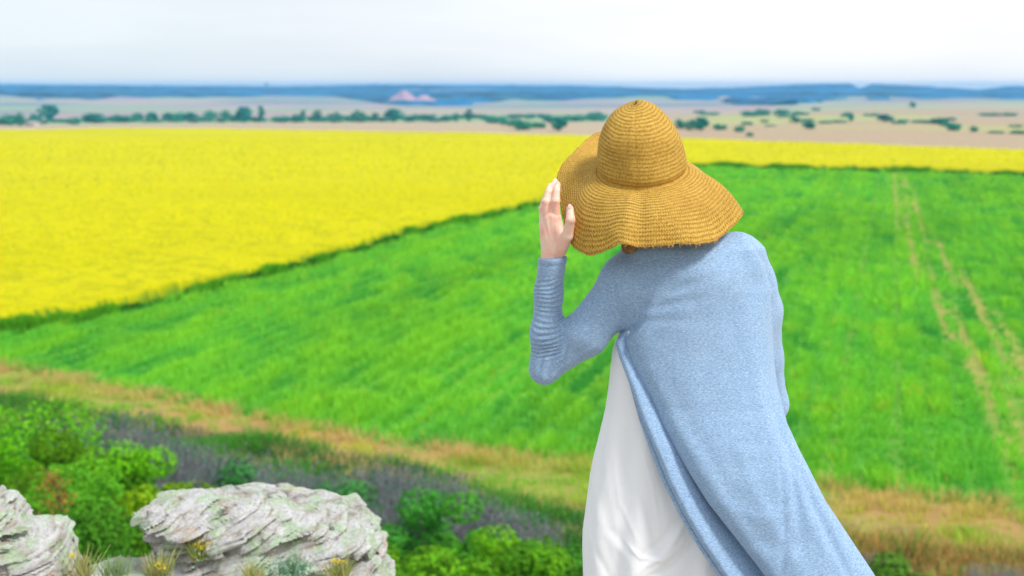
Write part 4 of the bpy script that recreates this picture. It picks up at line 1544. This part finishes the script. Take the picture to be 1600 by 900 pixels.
def build_cardigan():
    h = 0.0036
    lo, hi = (0.0, 2.97, 0.40), (0.98, 3.56, 1.47)
    X, Y, Z = grid(lo, hi, h)
    xl, xr, cy, bd = sec_at(Z)
    cx = (xl + xr) / 2; ax_ = (xr - xl) / 2
    e = ((np.abs(X - cx) / ax_) ** 2.5 + (np.abs(Y - cy) / bd) ** 2.2) ** (1 / 2.3)
    f = (e - 1) * np.minimum(ax_, bd) * 0.9
    ztop = SZ[-1, 0]
    f = np.maximum(f, (Z - ztop))
    f = np.maximum(f, (0.48 - Z))
    # shoulders and nape
    f = smin(f, chain(X, Y, Z, [P(982, 436, 3.305), P(1050, 425, 3.30), P(1110, 412, 3.30), P(1150, 402, 3.31)], [0.052, 0.060, 0.062, 0.060], 0.03), 0.05)
    f = smin(f, capsule(X, Y, Z, P(1050, 425, 3.29), P(1028, 392, 3.30), 0.064, 0.052), 0.05)
    f = smin(f, capsule(X, Y, Z, P(1100, 440, 3.26), P(1080, 500, 3.26), 0.055, 0.05), 0.06)
    # left sleeve
    sl = chain(X, Y, Z, [P(980, 440, 3.305), P(915, 521, 3.315), P(852, 577, 3.33)], [0.056, 0.053, 0.032], 0.015)
    fo = chain(X, Y, Z, [P(850, 577, 3.33), P(855, 520, 3.326), P(857, 458, 3.316), P(863, 404, 3.300)], [0.0330, 0.0375, 0.0310, 0.0330], 0.02)
    sl = smin(sl, fo, 0.022)
    f = smin(f, sl, 0.024)
    # cuff opening
    cut = (wrL + P(865, 398, 3.30)) / 2
    f = np.maximum(f, np.where((X < 0.16) & (Z > 1.30), (Z - (P(863, 401.5, 3.30)[2])) - 0.08 * (X - 0.10), -1))
    inner = capsule(X, Y, Z, P(858, 440, 3.312), P(863.5, 390, 3.299), 0.0262, 0.0268)
    f = np.maximum(f, np.where(Z > P(860, 425, 3.3)[2], -inner, -1))
    # right sleeve
    sr = chain(X, Y, Z, [P(1155, 412, 3.315), P(1173, 446, 3.33), P(1187, 485, 3.345), P(1192, 560, 3.37), P(1203, 632, 3.385)], [0.057, 0.054, 0.051, 0.046, 0.042], 0.02)
    sr = smin(sr, capsule(X, Y, Z, P(1203, 632, 3.385), wrR + [0.02, -0.05, 0.014], 0.041, 0.030), 0.02)
    f = smin(f, sr, 0.022)
    V, q = surface_nets(close_box(f), lo, h)
    n = vnormals(V, q)
    D = np.zeros(len(V))
    # ---- folds.  left forearm: many small rings of bunched knit
    d, t = dist_seg(V, P(855, 560, 3.328), P(863, 408, 3.30))
    wgt = np.clip((0.062 - d) / 0.02, 0, 1) * np.clip(t * 12, 0, 1) * np.clip((0.90 - t) * 8, 0, 1)
    xx = (V[:, 0] - P(857, 480, 3.31)[0])
    s = V[:, 2] - 1.0 * xx * (0.15 + 0.2 * np.sin(V[:, 2] * 40)) - 5.0 * xx * xx + 0.006 * fbm(V[:, 0] * 18, V[:, 1] * 18, V[:, 2] * 18, 2, 7)
    D += wgt * 0.0018 * np.sin(s * 2 * np.pi / 0.0115) * np.clip(0.65 + 0.55 * fbm(V[:, 0] * 25, V[:, 1] * 25, V[:, 2] * 22, 2, 9), 0.05, 1.2)
    wmod = np.clip(0.75 + 0.6 * fbm(V[:, 0] * 25, V[:, 1] * 25, V[:, 2] * 22, 2, 9), 0.1, 1.2)
    gather = np.stack([s * 2 * np.pi / 0.0115, wgt * wmod * 0.5, wgt * 0], 1)
    # cuff hem
    zc = P(863, 401.5, 3.30)[2]
    m = (V[:, 0] < 0.17) & (V[:, 2] > 1.30)
    D += np.where(m, 0.0012 * np.exp(-((V[:, 2] - zc + 0.006) / 0.006) ** 2) - 0.0014 * np.exp(-((V[:, 2] - zc + 0.018) / 0.0025) ** 2), 0)
    # helper for a fold drawn on the back-facing side
    back = np.clip(-n[:, 1] * 1.6 + 0.2, 0, 1)
    def fold(pts, depth, wd, yd=3.25, asym=0.0):
        nonlocal D
        dd, tt = poly_dist_px(V, pts, yd)
        D += depth * np.exp(-(dd / wd) ** 2) * back * np.sin(np.clip(tt, 0.03, 0.97) * np.pi) ** 0.5
    # elbow creases
    fold([(853, 596), (862, 560), (880, 525)], -0.009, 0.007, 3.30)
    fold([(862, 600), (880, 560), (890, 530)], -0.005, 0.006, 3.30)
    fold([(838, 590), (846, 560), (862, 535)], -0.005, 0.006, 3.30)
    # armpit
    fold([(1004, 495), (982, 520), (960, 548)], -0.012, 0.008, 3.25)
    fold([(1014, 466), (995, 500), (978, 532)], -0.009, 0.010, 3.22)
    fold([(1040, 470), (1010, 500), (990, 545)], 0.004, 0.020, 3.22)
    fold([(960, 470), (975, 500), (978, 512)], -0.003, 0.009, 3.25)
    # sleeve seams: set-in shoulder seam and underarm seam on the sleeve
    fold([(948, 432), (965, 470), (982, 505), (983, 520)], -0.0016, 0.0035, 3.24)
    fold([(918, 470), (905, 520), (885, 570), (868, 600)], 0.0013, 0.0045, 3.27)
    fold([(1168, 372), (1195, 410), (1206, 450), (1207, 520), (1207, 600)], -0.004, 0.006, 3.27)
    # long hanging folds
    fold([(1203, 560), (1212, 640), (1232, 700), (1243, 780), (1248, 850)], -0.006, 0.012, 3.12)
    fold([(1190, 560), (1200, 650), (1222, 740), (1232, 820)], 0.004, 0.018, 3.12)
    fold([(1245, 720), (1262, 800), (1290, 870)], 0.004, 0.015, 3.10)
    fold([(1150, 420), (1175, 500), (1185, 600), (1200, 700)], 0.003, 0.03, 3.18)
    fold([(1020, 590), (1060, 670), (1110, 750), (1170, 840), (1220, 910)], 0.0035, 0.018, 3.12)
    fold([(1045, 590), (1085, 680), (1140, 770), (1200, 870)], -0.0025, 0.022, 3.12)
    fold([(1130, 790), (1190, 810), (1240, 800)], 0.003, 0.016, 3.10)
    fold([(1150, 840), (1230, 855), (1290, 830)], -0.0025, 0.018, 3.08)
    fold([(1100, 700), (1160, 730), (1210, 720)], -0.002, 0.02, 3.12)
    fold([(1000, 430), (1060, 450), (1130, 440)], -0.002, 0.02, 3.22)
    for k in range(7):      # bunched diagonal creases inside the elbow and along the upper sleeve
        a0 = 868 + k * 11; b0 = 560 - k * 6
        fold([(a0 - 14, b0 + 34 - k * 3), (a0 - 2, b0 + 8), (a0 + 12, b0 - 22)], -0.0036 * (1 - 0.1 * k), 0.0045, 3.29)
    for k in range(5):      # drag lines from the armpit across the back
        fold([(1000 + k * 5, 505 - k * 9), (1040 + k * 8, 500 - k * 14), (1085 + k * 10, 500 - k * 18)], (-0.0016, 0.0014)[k % 2], 0.009, 3.21)
    fold([(972, 440), (1000, 415), (1040, 398)], -0.0012, 0.004, 3.24)
    fold([(1215, 690), (1225, 760), (1222, 850), (1212, 910)], -0.004, 0.010, 3.10)
    fold([(1232, 690), (1262, 770), (1300, 850), (1330, 910)], -0.0045, 0.009, 3.10)
    fold([(1248, 700), (1285, 790), (1330, 880)], 0.004, 0.010, 3.10)
    fold([(1150, 690), (1180, 770), (1225, 850), (1262, 910)], 0.0035, 0.016, 3.10)
    D += back * np.where(V[:, 1] > 3.32, 0.0008, 0.0034) * fbm(V[:, 0] * 7, V[:, 1] * 7, V[:, 2] * 5, 3, 19)
    V = V + n * D[:, None]
    o = pmesh('cardigan', V, q, M_knit, attrs={'gather': gather})
    o['label'] = 'light heather blue knitted long cardigan, blown to the right'
    return o


cardigan = build_cardigan()


def sheet(left, right, dl, dr, nu, bulge, name, mat, parent, thick=0.0035, roll=0.010, y0=500, y1=1040):
    """a hanging cloth panel between two photo-pixel curves at given depths (functions of py)"""
    ys = np.linspace(y0, y1, 150)
    lx = np.interp(ys, [p[1] for p in left], [p[0] for p in left])
    rx = np.interp(ys, [p[1] for p in right], [p[0] for p in right])
    U = np.linspace(0, 1, nu)
    V = []
    for i, y in enumerate(ys):
        a = P(lx[i], y, dl(y)); b_ = P(rx[i], y, dr(y))
        for u in U:
            p = a * (1 - u) + b_ * u
            p = p + np.array([0, -bulge * math.sin(math.pi * min(u * 1.3, 1)), 0])
            p = p + np.array([0, 0.05 * u ** 1.3 if name == 'front_panel' else 0, 0])
            # rolled free edge on the left
            w_ = math.exp(-(u / 0.06) ** 2)
            p = p + np.array([0, roll * w_, 0])
            V.append(p)
    V = np.array(V)
    V[:, 1] += 0.003 * fbm(V[:, 0] * 14, V[:, 2] * 6, 0, 2, 29)
    n = len(ys)
    idx = np.arange(n * nu).reshape(n, nu)
    F = np.stack([idx[:-1, :-1], idx[1:, :-1], idx[1:, 1:], idx[:-1, 1:]], -1).reshape(-1, 4)
    o = pmesh(name, V, F, mat, parent)
    m = o.modifiers.new('thick', 'SOLIDIFY'); m.thickness = thick; m.offset = 0
    return o


yy = lambda pts: (lambda y: float(np.interp(y, [p[0] for p in pts], [p[1] for p in pts])))
A_edge = [(990, 498), (972, 520), (963, 538), (969, 560), (985, 603), (1003, 655), (1024, 705), (1044, 755), (1070, 806), (1097, 852), (1128, 898), (1190, 985), (1230, 1045)]
Bh = [(1030, 498), (1012, 535), (1030, 560), (1050, 603), (1066, 655), (1092, 705), (1120, 755), (1150, 806), (1188, 852), (1225, 898), (1290, 985), (1330, 1045)]
fp = sheet(A_edge, Bh, yy([(500, 3.31), (540, 3.268), (600, 3.222), (700, 3.170), (800, 3.135), (900, 3.105), (1040, 3.07)]),
           yy([(500, 3.32), (540, 3.29), (600, 3.25), (700, 3.19), (800, 3.16), (900, 3.135), (1040, 3.10)]), 40, 0.012, 'front_panel', M_knit, person)
A2 = [(x - 7 * min(1, max(0, (y - 620) / 60)) + 3 * (y < 600), y) for x, y in A_edge]
fp2 = sheet(A2, [(x + 40, y) for x, y in A2], yy([(540, 3.285), (600, 3.240), (700, 3.186), (800, 3.150), (900, 3.12), (1040, 3.085)]),
            yy([(540, 3.295), (600, 3.25), (700, 3.20), (800, 3.165), (900, 3.135), (1040, 3.10)]), 20, 0.003, 'facing', M_knit, fp, roll=0.004)

# -------- dress
def build_dress():
    secs = [  # py, left px, right px, centre depth, half depth
        (440, 985, 1160, 3.325, 0.080), (520, 968, 1180, 3.335, 0.105), (545, 959, 1185, 3.335, 0.108), (600, 951, 1190, 3.335, 0.105), (640, 945, 1192, 3.335, 0.105), (677, 937, 1195, 3.335, 0.112),
        (749, 923, 1200, 3.335, 0.125), (800, 916, 1202, 3.335, 0.132), (835, 912, 1204, 3.335, 0.136), (898, 913, 1208, 3.335, 0.142), (1000, 915, 1215, 3.335, 0.150), (1080, 912, 1222, 3.335, 0.155)]
    T = np.array([(P(a, y, cy)[2], P(a, y, cy)[0], P(b, y, cy)[0], cy, bd) for (y, a, b, cy, bd) in secs])[::-1]
    nz, na = 260, 420
    zs = np.linspace(T[-1, 0], T[0, 0], nz)
    th = np.linspace(0, 2 * np.pi, na, endpoint=False)
    Zg, Tg = np.meshgrid(zs, th, indexing='ij')
    xl, xr, cy, bd = [np.interp(Zg, T[:, 0], T[:, k]) for k in (1, 2, 3, 4)]
    c, s = np.cos(Tg), np.sin(Tg)
    pw = 2 / 2.3
    X = (xl + xr) / 2 + (xr - xl) / 2 * np.sign(c) * np.abs(c) ** pw
    Y = cy + bd * np.sign(s) * np.abs(s) ** pw
    V = np.stack([X, Y, Zg], -1).reshape(-1, 3)
    idx = np.arange(nz * na).reshape(nz, na)
    F = np.stack([idx[:-1], idx[1:], np.roll(idx[1:], -1, 1), np.roll(idx[:-1], -1, 1)], -1).reshape(-1, 4)[:, ::-1]
    n = vnormals(V, F)
    if (n[:, 1] * (V[:, 1] - 3.335)).sum() < 0:
        F = F[:, ::-1]; n = -n
    g = np.clip((1.10 - V[:, 2]) / 0.45, 0, 1)
    tt = Tg.ravel()
    D = g * (0.0065 * np.sin(tt * 9 + 2.2 * vnoise(V[:, 2] * 3, tt * 1.0, 0, 31)) + 0.004 * np.sin(tt * 17 + 3 * vnoise(V[:, 2] * 4, tt * 2, 0, 33)))
    D = D * (0.5 + 0.5 * np.clip(vnoise(tt * 2.2, V[:, 2] * 2, 1, 34) + 0.5, 0, 1))
    back = np.clip(-n[:, 1] * 1.5 + 0.35, 0, 1)
    def fold(pts, depth, wd, yd=3.22):
        nonlocal D
        dd, q = poly_dist_px(V, pts, yd)
        D = D + 0.42 * depth * np.exp(-(dd / wd) ** 2) * back * np.sin(np.clip(q, 0.02, 0.98) * np.pi) ** 0.5
    fold([(985, 905), (1008, 880), (1034, 868), (1060, 830), (1074, 805)], 0.013, 0.008)      # twisted drape
    fold([(975, 845), (1000, 868), (1035, 872), (1055, 850)], 0.006, 0.005)
    fold([(1000, 865), (1030, 845), (1052, 815)], -0.007, 0.008)
    fold([(1000, 905), (1045, 885), (1085, 845)], -0.009, 0.010)
    fold([(950, 640), (940, 740), (950, 830), (990, 870)], -0.005, 0.014)
    fold([(985, 600), (1010, 700), (1035, 780), (1040, 840)], 0.006, 0.014)
    fold([(970, 620), (990, 720), (1012, 800), (1022, 850)], -0.004, 0.012)
    fold([(965, 560), (955, 640), (945, 720)], 0.003, 0.010)
    fold([(925, 820), (935, 870), (955, 915)], -0.005, 0.008)
    fold([(918, 760), (950, 840), (985, 880)], 0.004, 0.012)
    fold([(1005, 895), (1030, 880), (1062, 848), (1082, 815)], 0.006, 0.004)
    fold([(1010, 850), (1030, 858), (1048, 845)], -0.004, 0.004)
    fold([(1030, 640), (1045, 740), (1060, 800)], 0.004, 0.007)
    fold([(1000, 690), (1020, 760), (1030, 830)], 0.003, 0.005)
    fold([(960, 700), (968, 790), (1000, 850)], 0.003, 0.006)
    D = D + 0.002 * fbm(V[:, 0] * 12, V[:, 1] * 12, V[:, 2] * 7, 3, 35)
    V = V + n * D[:, None]
    o = pmesh('dress', V, F, M_dress)
    o.modifiers.new('thick', 'SOLIDIFY').thickness = 0.002
    o['label'] = 'thin white dress with soft folds and a twisted drape at the back'


build_dress()

# -------- shoes
for s in (-1, 1):
    a = hip + [s * 0.075, 0, -0.06]
    an = np.array([a[0] + s * 0.005, 3.30, 0.03])
    lo = an + [-0.07, -0.09, -0.04]; hi = an + [0.09, 0.24, 0.09]
    X, Y, Z = grid(lo, hi, 0.005)
    f = capsule(X, Y, Z, an + [0, -0.03, 0.01], an + [s * 0.02, 0.15, -0.002], 0.038, 0.032)
    f = smin(f, capsule(X, Y, Z, an + [0, -0.03, 0.0], an + [0, -0.03, 0.04], 0.036, 0.037), 0.02)
    f = np.maximum(f, -(Z - 0.0))
    V, q = surface_nets(close_box(f), lo, 0.005)
    pmesh('shoe', V, q, M_shoe)


# -------- hat
def spline_closed(pts, n):
    """periodic cubic interpolation through the rows of pts"""
    pts = np.asarray(pts, float); k = len(pts)
    u = np.linspace(0, k, n, endpoint=False)
    i = np.floor(u).astype(int); t = (u - i)[:, None]
    p0, p1, p2, p3 = pts[(i - 1) % k], pts[i % k], pts[(i + 1) % k], pts[(i + 2) % k]
    return 0.5 * ((2 * p1) + (-p0 + p2) * t + (2 * p0 - 5 * p1 + 4 * p2 - p3) * t ** 2 + (-p0 + 3 * p1 - 3 * p2 + p3) * t ** 3)


def build_hat():
    NA = 720
    HC = (1003.5, 262.0, 3.315)
    # edge of the brim: (angle deg; 0 right, 90 towards the camera, 180 left, 270 front), px, py, depth
    edge = [(0, 1161, 334, 3.285), (18, 1141, 358, 3.225), (33, 1118, 376, 3.185), (48, 1093, 381, 3.165), (62, 1068, 381, 3.150), (76, 1040, 384, 3.142), (90, 1012, 386, 3.140),
            (103, 985, 384, 3.142), (114, 965, 381, 3.148), (126, 942, 394, 3.175), (138, 918, 398, 3.205), (150, 898, 389, 3.245), (162, 884, 362, 3.290), (174, 876, 325, 3.325),
            (184, 870, 296, 3.355), (196, 871, 272, 3.385), (209, 884, 250, 3.415), (222, 903, 231, 3.440), (235, 921, 214, 3.475), (248, 942, 206, 3.495), (262, 975, 214, 3.515), (278, 1010, 226, 3.520),
            (294, 1045, 240, 3.505), (309, 1078, 256, 3.475), (324, 1105, 278, 3.430), (338, 1130, 302, 3.375), (350, 1150, 320, 3.325)]
    ea = np.array([e[0] for e in edge], float)
    ep = np.array([P(e[1], e[2], e[3]) for e in edge])
    ang = np.linspace(0, 360, NA, endpoint=False)
    ex = np.concatenate([ea - 360, ea, ea + 360])
    # periodic catmull-rom on angle
    E = np.zeros((NA, 3))
    sp_ = spline_closed(ep, NA * 4)
    spa = spline_closed(np.stack([np.cos(np.radians(ea)), np.sin(np.radians(ea)), ea * 0], 1), NA * 4)
    sa = np.degrees(np.arctan2(spa[:, 1], spa[:, 0])) % 360
    o_ = np.argsort(sa); sa = sa[o_]; sp_ = sp_[o_]
    for k in range(3):
        E[:, k] = np.interp(ang, np.concatenate([sa - 360, sa, sa + 360]), np.tile(sp_[:, k], 3))
    ar = np.radians(ang)
    Rc = 0.1065
    c0 = P(*HC)
    # tilted base ring
    sag = 0.040
    def ring(rad, cx, cz, sg, cyy):
        return np.stack([c0[0] + cx + rad * np.cos(ar), np.full(NA, c0[1] + cyy) - rad * np.sin(ar), np.full(NA, c0[2] + cz) - sg * np.sin(ar) + 0.006 * np.cos(ar) - 0.004], 1)
    rows = []; lens = []; kinds = []
    # crown from the tip down (height px above the ring centre, radius px)
    prof = [(104.6, 0.6), (104.2, 4), (102, 14.5), (97, 25.5), (91, 34), (84, 41.5), (75, 48.5), (64, 55), (52, 60.5), (39, 64), (26, 67.2), (13, 69.5), (4, 70.6), (0, 70.8)]
    ph = np.array(prof, float)
    tcur = np.linspace(0, 1, 70)
    L_ = np.concatenate([[0], np.cumsum(np.hypot(np.diff(ph[:, 0]), np.diff(ph[:, 1])))]); L_ /= L_[-1]
    for t in tcur:
        hp = np.interp(t, L_, ph[:, 0]); rp = np.interp(t, L_, ph[:, 1])
        k = hp / 107
        r = rp / 673.0
        rr = ring(r, -13 / 673.0 * k, hp / 673.0, sag * (r / Rc), -0.040 * k + 0.0)
        rows.append(rr)
    base = rows[-1]
    # brim: from the base ring out to the edge
    T0 = np.stack([np.cos(ar), -np.sin(ar), np.zeros(NA)], 1)
    nb = 90
    for t in np.linspace(0, 1, nb)[1:]:
        chord = E - base
        Lc = np.linalg.norm(chord, axis=1)[:, None]
        cup = np.clip((chord[:, 2:3] + 0.02) / 0.08, 0, 1)
        ctrl = base + T0 * Lc * (0.30 + 0.28 * cup) - np.array([0, 0, 0.06]) * cup * Lc / 0.15 * 0.3 + np.array([0, 0, -0.04]) * Lc * (chord[:, 2:3] < 0) + chord * 0.15
        p = (1 - t) ** 2 * base + 2 * t * (1 - t) * ctrl + t * t * E
        # soft flutes growing towards the rim
        fl = 0.006 * t * (np.sin(ar * 5 + 0.8) + 0.5 * np.sin(ar * 9 + 2)) * (np.sin(ar) > -0.2) * (1 - t)
        p = p + T0 * fl[:, None] * 1.5
        rows.append(p)
    rows = np.array(rows)
    nr = len(rows)
    seg = np.linalg.norm(np.diff(rows, axis=0), axis=2)
    ringc = np.concatenate([np.zeros((1, NA)), np.cumsum(seg, 0)])
    # use the average length so that rows stay parallel rings on the crown, and follow true length on the brim
    nc = 70
    ringc[:nc] = ringc[:nc].mean(1, keepdims=True)
    Lb = ringc[nc:] - ringc[nc - 1:nc] * 0
    avg = (seg[nc - 1:].sum(0)).mean()
    tb = np.linspace(0, 1, nb)[1:][:, None]
    ringc[nc:] = ringc[nc - 1].mean() + tb * 0.165 * np.ones((1, NA))
    rim = np.tile(ar * 0.16, (nr, 1))
    # a few stitched ridges and a crease at the foot of the crown, worked into the form
    V = rows.reshape(-1, 3)
    idx = np.arange(nr * NA).reshape(nr, NA)
    F = np.stack([idx[:-1], idx[1:], np.roll(idx[1:], -1, 1), np.roll(idx[:-1], -1, 1)], -1).reshape(-1, 4)
    n = vnormals(V, F)
    if (n[:nc * NA, 2]).sum() < 0:
        F = F[:, ::-1]; n = -n
    rc = ringc.ravel()
    tt = np.repeat(np.arange(nr), NA)
    D = np.clip(tt / 10, 0, 1) * 0.0003 * np.sin(rc * 2 * np.pi / 0.0088 + 0.9 * vnoise(V[:, 0] * 18, V[:, 1] * 18, V[:, 2] * 18, 2))
    crease = np.exp(-((tt - (nc - 2)) / 2.2) ** 2)
    D = D - 0.0055 * crease
    D = D + np.clip(tt / 14, 0, 1) * 0.0026 * fbm(V[:, 0] * 14, V[:, 1] * 14, V[:, 2] * 14, 3, 5)
    # vertical pleat down the back of the crown and brim
    aa = np.tile(ang, nr)
    D = D - 0.0006 * np.exp(-((aa - 101) / 3.0) ** 2) * (tt < nc) * np.clip(tt / 15, 0, 1) + 0.0006 * np.exp(-((aa - 108) / 5.0) ** 2) * np.clip(tt / 15, 0, 1)
    D = D + 0.004 * np.exp(-((aa - 106) / 6.0) ** 2) * (tt > nc) * np.clip((tt - nc) / 30, 0, 1)
    D = D - 0.004 * np.exp(-((aa - 96) / 6.0) ** 2) * (tt > nc) * np.clip((tt - nc) / 30, 0, 1)
    # ragged rim
    rg = np.clip((tt - (nr - 4)) / 3, 0, 1)
    V = V + n * D[:, None]
    V = V + (np.repeat(vnoise(ar * 30, 0, 0, 8)[None], nr, 0).ravel() * rg * 0.0022)[:, None] * np.array([0, 0, 1])
    weave = np.stack([rc, rim.ravel(), np.zeros(len(V))], 1)
    # the middle: close the tip
    top = V[:NA].mean(0)
    V = np.concatenate([V, [top]]); weave = np.concatenate([weave, [[0, 0, 0]]])
    Ft = np.stack([np.full(NA, len(V) - 1), np.arange(NA), (np.arange(NA) + 1) % NA], 1)
    hat = pmesh('straw_hat', V, [F, Ft], M_straw, attrs={'weave': weave})
    m = hat.modifiers.new('thick', 'SOLIDIFY'); m.thickness = 0.0028; m.offset = -1
    hat['label'] = 'wide brimmed golden straw sun hat with a frayed rim'
    # frayed straw ends along the rim
    rng = np.random.default_rng(8)
    ts = []
    for k in range(85):
        i = int(rng.choice(np.concatenate([np.arange(20, 330), np.arange(60, 240)]))) % NA
        j = (i + rng.integers(-3, 4)) % NA
        a = rows[-2][i]; e = rows[-1][j] + (rows[-1][i] - rows[-3][i]) * rng.uniform(0.1, 1.0) ** 2 * 1.6 + rng.normal(0, 0.0018, 3)
        ts.append(tube([a, (a + e) / 2 + rng.normal(0, 0.001, 3), e], [0.0007, 0.0006, 0.0003], 4))
    Vt, Ft = join_tubes(ts)
    m2, nt, b = new_mat('straw_fibre')
    b.inputs['Base Color'].default_value = (0.62, 0.38, 0.09, 1)
    b.inputs['Roughness'].default_value = 0.7
    tag(pmesh('frayed_edge', Vt, Ft, m2, hat, smooth=False), kind='stuff')


build_hat()
